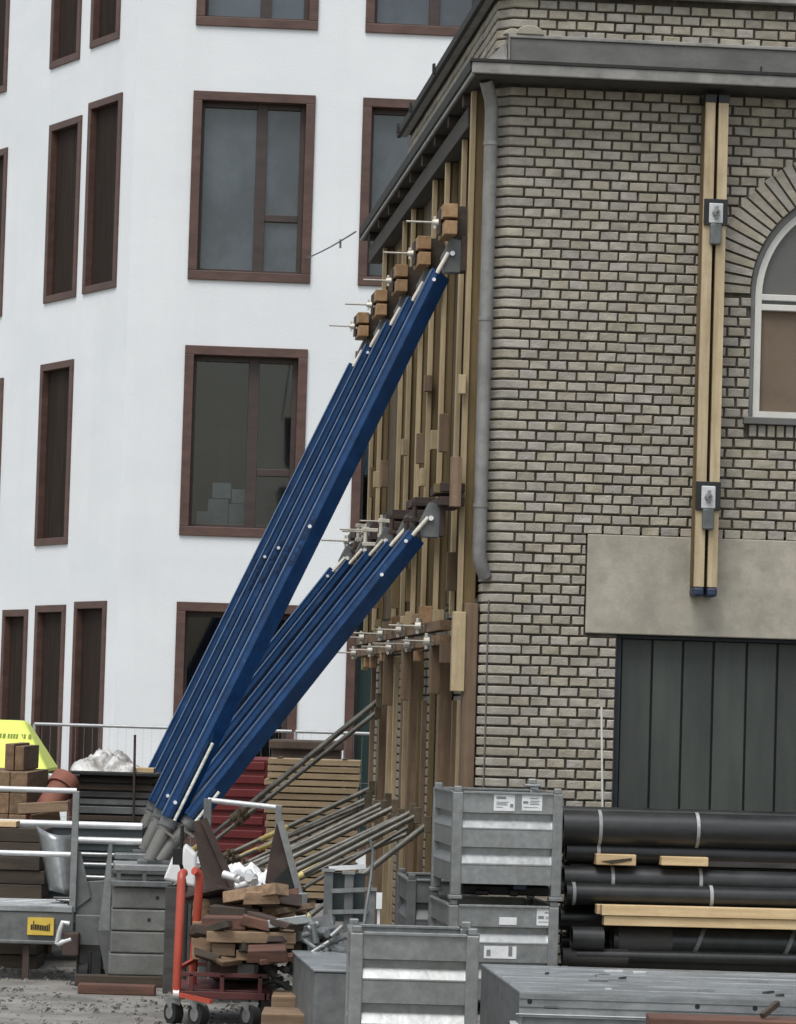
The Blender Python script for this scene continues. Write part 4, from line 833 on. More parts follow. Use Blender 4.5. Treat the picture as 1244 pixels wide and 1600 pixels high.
for a in (x0 + .05, x1 - .2): m_ = MB(); m_.box(a, a + .1, Y + .05, Y + 1.6, 0, zb); m_.build('bearer', 'timber_dark', tb)
nw, nh = 4, 6; ww = (x1 - x0) / nw; hh = (z1 - zb) / nh
for i in range(nw):
    for j in range(nh):
        e = rnd.uniform(-.04, .05); m_ = MB(); m_.box(x0 + i * ww + .004, x0 + (i + 1) * ww - .004, Y + e, Y + 1.9 + e, zb + j * hh + .002, zb + (j + 1) * hh - .003); m_.build('timber', 'timber_y', tb, .006)
x0b, x1b, _, z1b = rectY(10, 1162, 41, 1205, Y + .7)
for k in range(2): m_ = MB(); w_ = (x1b - x0b) / 2; m_.box(x0b + k * w_ + .004, x0b + (k + 1) * w_ - .004, Y + .55, Y + 1.9, z1 + .002, z1b - .02 * k); m_.build('timber', 'timber_y', tb, .006)
# loose boards and clay-red pipe beside it
m_ = MB(); Y = 31.2; a = at(30, 1258, Y); b = at(108, 1254, Y); m_.bar((a.x, Y, a.z - .03), (b.x, Y, b.z - .03), .16, .09); m_.bar((a.x + .1, Y + .2, a.z - .13), (b.x - .1, Y + .2, b.z - .12), .16, .09)
m_.box(a.x + .1, a.x + .22, Y - .05, Y + .25, 0, a.z - .18); m_.box(b.x - .25, b.x - .13, Y - .05, Y + .25, 0, b.z - .17)
tag(m_.build('board_pile', 'timber_x', None, .006), 'two brown boards propped beside the timber bundle at the left', 'boards')
m_ = MB(); a = at(62, 1280, 31.7); b = at(104, 1218, 32.0); m_.tube(a, b, .11, n=18); m_.tube(b - (b - a).normalized() * .12, b, .135, n=18); m_.path([a, a + (a - b) * .9 + Vector((-.1, 0, -.35)), Vector((a.x - .5, a.y, .1))], .10, 14)
tag(m_.build('clay_pipe', 'clay'), 'reddish clay drain pipe leaning up behind the propped boards', 'pipe')
# stack of dark formwork panels with plastic on top
Y = 33.2; x0, x1, z0, z1 = rectY(116, 1207, 236, 1380, Y)
ps = thing('panel_stack', 'tall stack of dark formwork panels left of the shore feet', 'panels', T(((x0 + x1) / 2, Y, 0)))
zz = .03; k = 0

for a in (x0 + .05, x1 - .15): m_ = MB(); m_.box(a, a + .1, Y + .1, Y + 1, 0, .028); m_.build('bearer', 'timber_dark', ps)
while zz < z1 - .05:
    h_ = rnd.choice((.05, .065, .08)); e = rnd.uniform(-.03, .03); m_ = MB(); m_.box(x0 + e, x1 + e * .5, Y + rnd.uniform(0, .04), Y + 1.1, zz, zz + h_); m_.build('panel', rnd.choice(('panel_dark', 'panel_dark', 'galv_dark', 'timber_dark')), ps, .004)
    zz += h_
    m_ = MB(); m_.box(x0 + .03, x1 - .03, Y + .05, Y + 1.05, zz, zz + .018); m_.build('gap_strip', 'black_steel', ps); zz += .018; k += 1
zt_panel = zz
m_ = MB(); m_.box(x0 - .05, x1 + .05, Y - .06, Y + 1.15, zz, zz + .03); m_.build('top_sheet', 'black_steel', ps, .004)
def crumple(name, mat, c, sx, sy, sz, label, cat, seed, n=44, amp=.35, par=None):
    m_ = MB(); vs = []
    for j in range(n):
        for i in range(n):
            a, b = i / (n - 1) * 2 - 1, j / (n - 1) * 2 - 1; r2 = max(abs(a), abs(b))
            h_ = max(0, 1 - r2 ** 2.2) ** .6
            q = Vector((a * 2.3 + seed, b * 2.3, seed * 2)); nz_ = mnoise.noise(q) * .75 + mnoise.noise(q * 2.4) * .38 - abs(mnoise.noise(q * 3.4)) * .30 - abs(mnoise.noise(q * 7)) * .16 + .2
            ez = 1 + .25 * mnoise.noise(Vector((a * 1.5, b * 1.5, seed + 9)))
            vs.append((c[0] + a * sx * ez, c[1] + b * sy * ez, c[2] + sz * h_ * (.55 + amp * 2 * nz_) + .006))
    m_.add(vs, [(j * n + i, j * n + i + 1, (j + 1) * n + i + 1, (j + 1) * n + i) for j in range(n - 1) for i in range(n - 1)], True)
    o = m_.build(name, mat, par)
    if par is None: tag(o, label, cat)
    return o
cx_ = (at(118, 1200, Y).x + at(205, 1200, Y).x) / 2
crumple('plastic_sheet', 'plastic', (cx_, Y + .38, zz + .03), .28, .36, .21, 'crumpled clear plastic sheet on top of the dark panel stack', 'plastic sheet', 4.3)
m_ = MB(); a = at(216, 1212, Y + .1); m_.tube((a.x, Y - .07, 0), (a.x - .03, Y - .07, at(209, 1148, Y).z), .012, n=8); tag(m_.build('steel_bar', 'rust'), 'thin upright steel bar beside the dark panel stack', 'bar')
m_ = MB(); a = at(206, 1208, Y); m_.box(a.x, a.x + .19, Y + .2, Y + .5, zz + .031, zz + .075); tag(m_.build('pale_board', 'timber_pale', None, .004), 'short pale board on the panel stack beside the plastic sheet', 'board')
# deck stack: bright edged steel decks
Y = 30.2; x0 = at(-160, 1300, Y).x; x1 = at(222, 1300, Y).x
dk = thing('deck_stack', 'stack of bright edged steel scaffold decks left of the shore feet', 'decks', T(((x0 + x1) / 2, Y, 0)))
ytops = (1284, 1308, 1330, 1346, 1366, 1386, 1404, 1422)
for k, (y0, y1) in enumerate(zip(ytops, ytops[1:])):
    zt = at(150, y0, Y).z; zb_ = at(150, y1, Y).z; xx1 = x1 - (.0 if k < 2 else .08 + .02 * k)
    m_ = MB(); m_.box(x0, xx1, Y + .03, Y + .9, zb_ + .004, zt - .05); m_.build('deck_body', 'panel_teal', dk)
    m_ = MB(); m_.tube((x0, Y + .03, zt - .03), (xx1, Y + .03, zt - .03), .031 if k < 2 else .022, n=12); m_.build('deck_edge', 'galv_bright' if k in (0, 1) else 'galv', dk)
zl = at(150, 1422, Y).z

for a in (x0 + .3, x0 + 1.1, x1 - .45): m_ = MB(); m_.box(a, a + .1, Y + .1, Y + .85, 0, zl + .004); m_.build('bearer', 'timber_dark', dk)
# dark boards in front of the decks at the far left
Y = 29.4; x0, x1, z0, z1 = rectY(-120, 1312, 66, 1386, Y)
m_ = MB()
dbs = thing('dark_board_stack', 'stack of dark weathered boards behind the galvanised rack at the left edge', 'boards', T(((x0 + x1) / 2, Y, 0)))
zz = 0.0
while zz < z1: m_ = MB(); m_.box(x0, x1 + rnd.uniform(-.03, .03), Y + rnd.uniform(0, .03), Y + .6, zz, zz + .11); m_.build('board', 'timber_dark', dbs, .005); zz += .115
m_ = MB(); a = at(0, 1306, Y - .0); b = at(24, 1304, Y); m_.box(a.x - .2, b.x, Y + .05, Y + .35, zz + .002, zz + .05); tag(m_.build('wood_offcut', 'timber_pale', None, .005), 'pale wood offcut on the dark boards at the left edge', 'offcut')

# ================================================================== GALVANISED RACK AT THE LEFT
Y = 28.2; x1 = at(160, 1440, Y).x; x0 = at(-90, 1440, Y).x
rk = thing('galvanised_rack', 'galvanised flat rack with yellow plate and rails at the left edge', 'rack', T(((x0 + x1) / 2, Y, 0)))
zt = at(60, 1425, Y).z; zb_ = at(60, 1475, Y).z; xs_ = at(115, 1440, Y).x
m_ = MB(); m_.box(x0, xs_, Y, Y + .06, zb_, zt); m_.box(x0, xs_, Y - .03, Y, zb_ - .001, zb_ + .03); m_.build('side_beam', 'galv_dark', rk, .008)
zt2 = at(60, 1422, Y).z
m_ = MB(); m_.box(xs_ + .01, x1, Y + .03, Y + .09, at(140, 1478, Y).z, at(140, 1430, Y).z); m_.build('end_beam', 'galv_dark', rk, .008)
for k in range(5):                                # corrugated deck on top
    m_ = MB(); yy = Y + .07 + k * .2
    m_.prism([(x0, yy, zt + .004), (x0, yy + .04, zt + .05), (x0, yy + .13, zt + .05), (x0, yy + .17, zt + .004), (x0, yy + .19, zt + .004)], (xs_ - .03 - x0 - .05 * k, 0, 0)); m_.build('deck_plank', 'galv_sheet', rk)
m_ = MB(); m_.box(x0, xs_ - .01, Y - .012, Y + .06, zt + .002, zt + .05); m_.build('deck_edge', 'galv_sheet', rk, .006)
for px_ in (40, -60):
    a = at(px_, 1490, Y); m_ = MB(); m_.box(a.x - .025, a.x + .025, Y + .02, Y + .07, 0, zb_); m_.build('leg', 'rust', rk)
pz0, pz1 = at(62, 1461, Y - .03).z, at(62, 1434, Y - .03).z; px0, px1 = at(43, 1448, Y - .03).x, at(84, 1448, Y - .03).x
m_ = MB(); m_.box(px0, px1, Y - .034, Y - .03 + .03, pz0, pz1); pl = m_.build('name_plate', 'plate_yellow', rk)
xx = px0 + .026
for k, (ww, lo_, hi_) in enumerate(((.015, .3, .6), (.008, .3, .82), (.017, .3, .62), (.015, .3, .6), (.016, .28, .58), (.015, .27, .57), (.015, .25, .56), (.012, .24, .6), (.010, .24, .66))):
    m_ = MB(); m_.box(xx, xx + ww, Y - .037, Y - .0345, pz0 + (pz1 - pz0) * lo_, pz0 + (pz1 - pz0) * hi_); m_.build('lettering', 'ink', pl); xx += ww + .0035
# rails and post
a = at(120, 1236, Y + .1); zr0 = at(60, 1234, Y + .1).z; zr1 = at(60, 1334, Y + .1).z; pb = at(116, 1345, Y + .1)
m_ = MB(); m_.box(a.x - .028, a.x + .024, Y + .08, Y + .13, zt, a.z); m_.build('post', 'galv', rk, .004)
for z_, xr in ((zr0, a.x), (zr1, a.x - .03)): m_ = MB(); m_.tube((x0, Y + .1, z_), (xr, Y + .1, z_), .022, n=12); m_.build('rail', 'galv_bright', rk)
m_ = MB(); m_.prism([at(114, 1330, Y + .13), at(126, 1330, Y + .13), at(142, 1402, Y + .13), at(112, 1425, Y + .13)], (0, .02, 0)); m_.build('gusset', 'galv_dark', rk)
# bent sheet leaning on the rack
m_ = MB(); n = 10; F0 = [at(53, 1292, Y + .45), at(118, 1304, Y + .45), at(124, 1400, Y + .3), at(74, 1392, Y + .3)]
vs = []
for j in range(n + 1):
    for i in range(n + 1):
        s_, t_ = i / n, j / n; p = F0[0].lerp(F0[1], s_).lerp(F0[3].lerp(F0[2], s_), t_); vs.append(p + Vector((0, .16 * (4 * (s_ - .5) ** 2), -.03 * math.sin(s_ * 3.1) * (1 - t_))))
m_.add(vs, [(j * (n + 1) + i, j * (n + 1) + i + 1, (j + 1) * (n + 1) + i + 1, (j + 1) * (n + 1) + i) for j in range(n) for i in range(n)], True)
ob = m_.build('bent_sheet', 'galv'); so_ = ob.modifiers.new('solid', 'SOLIDIFY'); so_.thickness = .012; tag(ob, 'curved galvanised chute sheet standing on the rack behind the rails', 'sheet')
# crank clamp and castor of the rack
m_ = MB(); c = at(98, 1455, Y - .05); m_.path([c + Vector((-.04, 0, -.10)), c + Vector((-.02, -.02, 0)), c + Vector((.0, -.02, .07)), c + Vector((.05, -.01, .06))], .022, 10); m_.path([c + Vector((-.04, 0, -.10)), c + Vector((.07, 0, -.06))], .025, 10); m_.build('clamp', 'galv_bright', rk)
m_ = MB(); c = at(112, 1480, Y - .02); m_.box(c.x - .07, c.x + .06, Y - .07, Y + .1, c.z - .07, c.z + .12); m_.build('castor_bracket', 'rust', rk, .015)
c = at(131, 1506, Y); m_ = MB(); m_.tube((c.x - .035, Y + .02, .075), (c.x + .035, Y + .02, .075), .075, n=18); m_.box(c.x - .055, c.x - .04, Y - .02, Y + .06, .05, .24); m_.box(c.x + .04, c.x + .055, Y - .02, Y + .06, .05, .24); m_.build('castor', 'rubber', rk)
# crumpled plate pile between the rack and the ballast
m_ = MB(); a = at(140, 1400, Y + .05); m_.prism([at(112, 1378, Y + .16), at(178, 1375, Y + .16), at(168, 1440, Y + .14), at(120, 1442, Y + .14)], (0, .03, .0)); m_.prism([at(150, 1448, Y + .02), at(172, 1400, Y + .02), at(178, 1500, Y + .02), at(166, 1530, Y + .02)], (0, .03, 0)); m_.box(a.x - .1, a.x + .1, Y + .2, Y + .4, 0, a.z - .1)
tag(m_.build('scrap_plate', 'galv_dark', None, .006), 'scuffed grey scrap plate between the rack and the front ballast stack', 'plate')
m_ = MB(); a = ground(122, 1552); b = ground(186, 1548); m_.box(a.x, b.x + .3, a.y - .06, a.y + .1, 0, .075); tag(m_.build('sleeper', 'timber_red', None, .008), 'red brown timber sleeper on the ground before the ballast stack', 'sleeper')

# ================================================================== ORANGE TROLLEY AND ITS LOAD
ta = ground(268, 1588); tc_ = Vector((0, 0, 0))
Y0 = 24.7; TX0 = at(276, 1540, Y0).x; TX1 = at(418, 1540, Y0).x; TD = 1.0
tr = thing('trolley', 'orange platform trolley loaded with timber offcuts', 'trolley', T(((TX0 + TX1) / 2, Y0 + TD / 2, 0)))
zp = .21
m_ = MB()
for yy in (Y0, Y0 + TD): m_.bar((TX0, yy, zp), (TX1, yy, zp), .04, .05)
for xx in (TX0, TX1): m_.bar((xx, Y0 - .02, zp), (xx, Y0 + TD + .02, zp), .04, .05)
m_.box(TX0 + .02, TX1 - .02, Y0 + .02, Y0 + TD - .02, zp + .026, zp + .036); m_.build('platform', 'red_dark', tr, .004)
m_ = MB()
for yy in (Y0, Y0 + TD): m_.bar((TX0, yy, zp + .14), (TX1, yy, zp + .14), .03, .03)
for xx in (TX0 + .1, (TX0 + TX1) / 2, TX1 - .05): m_.bar((xx, Y0, zp), (xx, Y0, zp + .14), .03, .03)
m_.build('side_rail', 'red_dark', tr, .003)
zt = at(283, 1364, Y0).z; xh0 = at(284, 1364, Y0).x; xh1 = at(313, 1362, Y0 + .45).x; xb1 = at(301, 1500, Y0 + .45).x
m_ = MB(); m_.path([(TX0, Y0, zp), (TX0 + (xh0 - TX0) * .95, Y0, zt - .05), (xh0, Y0 + .02, zt - .01), (xh0 + .012, Y0 + .06, zt)], .030, 14); m_.build('handle_tube', 'orange', tr)
m_ = MB(); m_.path([(xb1, Y0 + .45, zp), (xh1 - .003, Y0 + .45, zt - .07), (xh1 - .012, Y0 + .43, zt - .015), (xh1 - .04, Y0 + .40, zt)], .030, 14); m_.build('handle_tube', 'orange', tr)
m_ = MB(); m_.bar((TX0 + .02, Y0 + .01, zp + .18), (xb1, Y0 + .44, zp + .2), .025, .025); m_.bar((TX0, Y0, zp), (at(330, 1563, Y0 - .3).x, Y0 - .3, zp - .02), .025, .03); m_.build('brace', 'orange', tr)
for px_, yy, wr in ((267, Y0 + .1, .075), (306, Y0 - .12, .085), (387, Y0 - .1, .085), (400, Y0 + TD - .1, .085)):
    c = at(px_, 1560, yy).x; m_ = MB(); m_.tube((c - .004, yy - .02, wr), (c + .05, yy + .02, wr), wr, n=22); wh = m_.build('wheel', 'rubber', tr, .008)
    m_ = MB(); m_.tube((c - .008, yy - .024, wr), (c + .054, yy + .024, wr), wr * .55, n=16); m_.build('hub', 'galv', wh)
    m_ = MB(); m_.prism([(c - .05, yy - .04, zp - .03), (c + .08, yy - .04, zp - .03), (c + .05, yy - .035, wr + .0), (c + .01, yy - .035, wr)], (0, .012, 0)); m_.build('fork', 'galv', wh)
m_ = MB(); c = TX0; m_.tube((c - .02, Y0 - .01, zp + .0), (c + .02, Y0 - .01, zp + .0), .035, n=10); m_.build('hinge_cap', 'galv_bright', tr)
# load of the trolley: (px rect front face, depth, material, label, tilt)
loadz = []
def offcut(x0, y0, x1, y1, Y, dep, mt, label, tilt=0.0, yaw=0.0, name='wood_offcut'):
    a, b, z0, z1 = rectY(x0, y0, x1, y1, Y); c = Vector(((a + b) / 2, Y + dep / 2, (z0 + z1) / 2)); tilt += rnd.uniform(-.03, .03); yaw += rnd.uniform(-.1, .1)
    fr = Matrix.Translation(c) @ Matrix.Rotation(yaw, 4, 'Z') @ Matrix.Rotation(tilt, 4, 'Y')
    m_ = MB(fr); m_.box(-(b - a) / 2, (b - a) / 2, -dep / 2, dep / 2, -(z1 - z0) / 2, (z1 - z0) / 2); return tag(m_.build(name, mt, None, .007), label, 'offcut', 'offcuts on the orange trolley')
Yl = 24.75
offcut(322, 1506, 372, 1530, Yl + .05, .5, 'rust', 'dark brown steel channel lying low on the trolley', 0, .02)
offcut(372, 1506, 400, 1524, Yl + .03, .3, 'galv_dark', 'short grey steel end on the trolley platform')
offcut(324, 1486, 420, 1506, Yl + .1, .7, 'timber_dark', 'wide dark timber across the bottom of the trolley load', .0, .03)
offcut(328, 1474, 364, 1494, Yl - .05, .5, 'timber_x', 'squared light timber end at the lower left of the trolley load')
offcut(366, 1484, 398, 1501, Yl - .04, .5, 'timber_x', 'small squared timber end at the lower middle of the trolley load')
offcut(400, 1466, 468, 1492, Yl + .02, .5, 'timber_dark', 'dark wet plank at the lower right of the trolley load', -.06)
offcut(322, 1456, 462, 1474, Yl - .08, .4, 'timber_x', 'long brown plank across the middle of the trolley load', -.015, -.02)
offcut(415, 1474, 458, 1483, Yl - .07, .4, 'timber_x', 'thin pale batten at the right of the trolley load', -.02)
offcut(317, 1434, 386, 1453, Yl + .0, .5, 'timber_red', 'red edged plank on the upper left of the trolley load', -.02, .04)
offcut(388, 1437, 440, 1452, Yl + .1, .5, 'timber_x', 'short brown plank on the upper right of the trolley load', .03)
offcut(300, 1440, 330, 1500, Yl + .35, .3, 'timber_x', 'brown timber end seen between the orange handle tubes')
offcut(330, 1418, 408, 1434, Yl + .3, .4, 'timber_dark', 'dark curved looking plank on top of the trolley load', .05)
offcut(400, 1408, 452, 1436, Yl + .4, .5, 'timber_x', 'ochre brown timber heaped at the top right of the trolley load', .16, .1)
offcut(300, 1404, 340, 1436, Yl + .6, .3, 'timber_x', 'upright brown timber end behind the orange handle', .1)
rh = random.Random(31)
def scatter(n_, x0, x1, y0, y1, Ya, Yb, label, grp, mats, L0=.12, L1=.5):
    for k in range(n_):
        c = at(rh.uniform(x0, x1), rh.uniform(y0, y1), rh.uniform(Ya, Yb)); L2 = rh.uniform(L0, L1)
        fr = Matrix.Translation(c) @ Matrix.Rotation(rh.uniform(-.9, .9), 4, 'Z') @ Matrix.Rotation(rh.uniform(-.3, .3), 4, 'Y') @ Matrix.Rotation(rh.uniform(-.4, .4), 4, 'X')
        m_ = MB(fr); w2, h2 = rh.uniform(.03, .09), rh.uniform(.012, .045); e = rh.uniform(-.03, .03)
        m_.add([(-L2 / 2, -w2, -h2), (L2 / 2 + e, -w2, -h2), (L2 / 2 - e, w2, -h2), (-L2 / 2, w2, -h2), (-L2 / 2 + e, -w2, h2), (L2 / 2, -w2, h2), (L2 / 2 - e, w2, h2), (-L2 / 2, w2, h2)], [(0, 3, 2, 1), (4, 5, 6, 7), (0, 1, 5, 4), (1, 2, 6, 5), (2, 3, 7, 6), (3, 0, 4, 7)])
        mt_ = rh.choice(mats); tag(m_.build('broken_offcut', mt_, None, .004), {'timber_x': 'pale brown ', 'timber_dark': 'dark weathered ', 'timber_red': 'reddish brown ', 'rust': 'rusty brown ', 'panel_dark': 'blackish ', 'galv': 'light grey ', 'galv_dark': 'dull grey '}[mt_] + label, 'offcut', grp)
scatter(18, 322, 460, 1392, 1432, 25.0, 25.9, 'broken offcut in the untidy heap on top of the trolley load', 'broken offcuts heaped on the trolley', ('timber_x', 'timber_dark', 'timber_red', 'timber_x', 'timber_dark', 'rust', 'panel_dark'))
scatter(12, 322, 462, 1436, 1500, 24.55, 24.9, 'splintered offcut sticking out of the front of the trolley load', 'splintered offcuts in the trolley load', ('timber_x', 'timber_dark', 'timber_red', 'timber_dark', 'rust'), .1, .34)
scatter(8, 440, 520, 1440, 1492, 24.7, 25.4, 'scrap piece lying in the fittings heap beside the front box', 'scrap pieces in the fittings heap', ('galv_dark', 'timber_dark', 'rust', 'galv', 'panel_dark'), .08, .3)
# small heap of fittings
m_ = MB(); rr = random.Random(3)
for k in range(16):
    c = at(rr.uniform(415, 455), rr.uniform(1490, 1545), Yl + rr.uniform(.1, .3)); q = Vector((rr.uniform(-1, 1), rr.uniform(-1, 1), rr.uniform(-.3, .3))).normalized() * rr.uniform(.04, .09); m_.tube(c - q, c + q, rr.uniform(.012, .03), n=8)
c = at(436, 1560, Yl + .2); m_.box(c.x - .12, c.x + .12, Yl + .1, Yl + .4, .0, c.z + .02)
tag(m_.build('fitting_heap', 'galv_dark'), 'heap of small grey steel fittings beside the trolley', 'fittings')
m_ = MB(); rr = random.Random(5)
for k in range(7):
    c = at(372 + rr.uniform(-14, 24), 1380 + rr.uniform(-10, 6), Yl + .6); q = Vector((rr.uniform(-1, 1), rr.uniform(-.5, .2), rr.uniform(-.3, .3))).normalized() * .07; m_.tube(c - q, c + q, .03, n=10)
c = at(380, 1400, Yl + .6); bx_ = MB(); bx_.box(c.x - .2, c.x + .2, Yl + .62, Yl + .95, 0.26, c.z + .03); tag(bx_.build('dark_case', 'panel_dark', None, .01), 'dark case under the white pipe couplings on the trolley', 'case')
tag(m_.build('white_couplings', 'galv_bright'), 'small pile of white pipe couplings above the trolley load', 'couplings')
# timbers on the ground in front
for k, (x0, y0, x1, y1, Y, lab) in enumerate(((408, 1584, 494, 1612, 23.6, 'brown timber lying on the ground at the bottom edge beside the trolley'), (424, 1556, 474, 1584, 24.3, 'squared brown timber block behind the bottom edge timber'))):
    a, b, z0, z1 = rectY(x0, y0, x1, y1, Y); m_ = MB(); m_.box(a, b, Y, Y + .5, 0 if k == 0 else 0, z1); tag(m_.build('ground_timber', 'timber_x', None, .008), lab, 'timber')

# ================================================================== STEEL FRAME WITH BROWN GUSSETS
Y = 26.3
sf = thing('stacking_frame', 'steel stacking frame with dark triangular gusset plates behind the trolley', 'frame', T((at(380, 1400, Y).x, Y, 0)))
pa = [at(x, y, Y) for x, y in ((302, 1283), (320, 1280), (376, 1408), (362, 1424), (332, 1424), (310, 1340))]
m_ = MB(); m_.prism(pa, (0, .03, 0)); g1 = m_.build('gusset_plate', 'rust', sf, .004)
m_ = MB(); m_.bar(at(318, 1279, Y - .02), at(375, 1408, Y - .02), .05, .02, (0, -1, 0)); m_.build('plate_edge', 'rust', g1)
pbt = [at(x, y, Y + .1) for x, y in ((433, 1284), (438, 1284), (468, 1400), (462, 1412), (414, 1380), (424, 1320))]
m_ = MB(); m_.prism(pbt, (0, .03, 0)); g2 = m_.build('gusset_plate', 'rust', sf, .004)
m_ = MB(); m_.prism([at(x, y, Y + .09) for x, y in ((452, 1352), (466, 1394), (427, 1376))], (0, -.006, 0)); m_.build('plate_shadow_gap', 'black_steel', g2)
m_ = MB(); m_.bar(at(438, 1283, Y + .07), at(470, 1402, Y + .07), .05, .018, (0, -1, 0)); m_.build('plate_edge', 'galv', g2)
m_ = MB(); q0 = at(325, 1250, Y + .3); q1 = at(436, 1262, Y + .3); m_.tube(q0, q1, .02, n=10); m_.build('top_rail', 'galv_bright', sf)
m_ = MB(); m_.box(q0.x - .03, q0.x + .03, Y + .28, Y + .33, .05, q0.z + .01); m_.build('post', 'galv_dark', sf, .004)
m_ = MB(); m_.box(q1.x - .025, q1.x + .025, Y + .28, Y + .33, .05, q1.z + .02); m_.build('post', 'galv', sf, .004)
a = at(471, 1402, Y + .05); m_ = MB(); m_.box(a.x - .035, a.x + .045, Y + .04, Y + .1, 0.0, a.z + .03); m_.build('post', 'galv', sf, .004)
m_ = MB(); zf = .42; m_.bar((q0.x, Y + .15, zf), (a.x, Y + .15, zf), .08, .1); m_.bar((q0.x, Y + .15, zf), (q0.x, Y + 1.0, zf), .08, .1); m_.box(q0.x, a.x, Y + .2, Y + 1.0, zf + .05, zf + .06); m_.build('base_frame', 'galv_dark', sf, .006)
crumple('white_sheet', 'cloth', (at(385, 1360, 27.4).x, 27.5, at(385, 1380, 27.4).z), .24, .3, .17, 'white cloth bundle lying between the gusset plates', 'cloth', 1.7)
m_ = MB(); a, b, z0, z1 = rectY(345, 1380, 425, 1480, 27.4); m_.box(a, b, 27.25, 27.8, 0, z1 - .004); tag(m_.build('plain_box', 'panel_dark', None, .01), 'dark box under the white cloth bundle', 'box')
a, b, z0, z1 = rectY(256, 1318, 306, 1375, 27.3); m_ = MB()
m_.prism([(a, 27.3, z0), (b, 27.3, z0 - .05), (b, 27.3, z1 - .08), (b - .09, 27.3, z1), (b - .12, 27.3, z1 - .12), (a + .08, 27.3, z1 - .06)], (0, .2, 0)); sk = MB(); sk.box(a + .02, b - .02, 27.32, 27.55, 0, z0 - .052); tag(sk.build('dark_tub', 'panel_dark', None, .01), 'dark tub carrying the white sack behind the trolley handle', 'tub')
tag(m_.build('white_sack', 'cloth', None, .03), 'white sack standing behind the trolley handle', 'sack')
m_ = MB(); a = at(285, 1290, 26.6); m_.path([a, at(284, 1320, 26.6), at(281, 1345, 26.6), at(286, 1362, 26.6), at(292, 1400, 26.6), Vector((at(292, 1400, 26.6).x, 26.6, 0.02))], .014, 8); c = at(279, 1330, 26.55); m_.box(c.x - .04, c.x + .03, 26.52, 26.6, c.z - .1, c.z + .02); tag(m_.build('black_strap', 'rubber'), 'black ratchet strap hanging by the shore feet', 'strap')

# ================================================================== GALVANISED STACKING BOXES
def steel_box(label, c, rz, wid, dep, H_, foot=.115, open_top=True, sheets=(), dark=False):
    fr = Matrix.Translation(Vector(c)) @ Matrix.Rotation(rz, 4, 'Z')
    mt = 'galv_dark' if dark else 'galv'
    root = thing('steel_box', label, 'box', fr, 'galvanised stacking boxes'); hw, hd = wid / 2, dep / 2; z0 = foot; z1 = H_; hh = z1 - z0
    pw = .075
    prof = [(0, z1 - .0), (0, z0 + .775 * hh), (.036, z0 + .765 * hh), (.037, z0 + .700 * hh), (-.003, z0 + .612 * hh), (-.004, z0 + .60 * hh), (0, z0 + .59 * hh), (0, z0 + .40 * hh), (.036, z0 + .39 * hh), (.037, z0 + .315 * hh), (-.003, z0 + .225 * hh), (-.004, z0 + .21 * hh), (0, z0 + .20 * hh), (0, z0)]
    def panel(o, dx, dy, length, nm='panel'):
        m_ = MB(fr); o = Vector(o); dx = Vector(dx); dy = Vector(dy); n_ = len(prof)
        a_ = [o + dy * (d + .012) + Vector((0, 0, z)) for d, z in prof]; b_ = [p + dx * length for p in a_]
        m_.add(a_ + b_, [(i, i + 1, n_ + i + 1, n_ + i) for i in range(n_ - 1)])
        inn = [p + dy * .006 for p in a_]; inb = [p + dx * length for p in inn]; m_.add(inn + inb, [(i, i + 1, n_ + i + 1, n_ + i) for i in range(n_ - 1)])
        for e_ in (0, 1):                         # close the ends of the recesses
            ee = [p + dx * (length * e_) for p in a_]; m_.add(ee + [p + dy * .05 for p in ee], [(i, i + 1, n_ + i + 1, n_ + i) for i in range(n_ - 1)])
        return m_.build(nm, mt, root)
    fp = panel((-hw + pw, -hd, 0), (1, 0, 0), (0, 1, 0), wid - 2 * pw)
    panel((hw - pw, hd, 0), (-1, 0, 0), (0, -1, 0), wid - 2 * pw)
    panel((-hw, hd - pw, 0), (0, -1, 0), (1, 0, 0), dep - 2 * pw)
    panel((hw, -hd + pw, 0), (0, 1, 0), (-1, 0, 0), dep - 2 * pw)
    for sx in (-1, 1):
        for sy in (-1, 1):
            m_ = MB(fr); x = sx * (hw - pw / 2); y = sy * (hd - pw / 2); m_.box(x - pw / 2, x + pw / 2, y - pw / 2, y + pw / 2, .03, z1 - .002); cp = m_.build('corner_post', mt, root, .008)
            m_ = MB(fr); m_.box(x - pw * .68, x + pw * .62, y - pw * .66, y + pw * .62, 0, .03); m_.build('foot', mt, root, .006)
            m_ = MB(fr); m_.box(x - .028, x + .028, y - .028, y + .028, z1 - .002, z1 + .04); m_.build('stacking_lug', mt, root, .008)
    m_ = MB(fr)
    for q in ((-hw + pw, hw - pw, -hd - .006, -hd + .03), (-hw + pw, hw - pw, hd - .03, hd + .006)): m_.box(q[0], q[1], q[2], q[3], z1 - .012, z1 + .006)
    for q in ((-hw - .006, -hw + .03), (hw - .03, hw + .006)): m_.box(q[0], q[1], -hd + pw, hd - pw, z1 - .012, z1 + .006)
    m_.build('rim', 'galv', root, .003)
    m_ = MB(fr); m_.box(-hw + .02, hw - .02, -hd + .02, hd - .02, z0 - .002, z0 + .02); m_.build('floor', 'galv_dark', root)
    for (fx, fz, sw, sh, inks) in sheets:         # delivery notes stuck on the front
        m_ = MB(fr); x = -hw + fx * wid; z = z0 + fz * hh; m_.box(x, x + sw, -hd + .0085, -hd + .0115, z, z + sh); sn = m_.build('paper_label', 'paper', fp)
        for (ix, iz, iw, ih) in inks: m_ = MB(fr); m_.box(x + ix * sw, x + (ix + iw) * sw, -hd + .0065, -hd + .0083, z + iz * sh, z + (iz + ih) * sh); m_.build('print', 'ink_grey', sn)
    return root
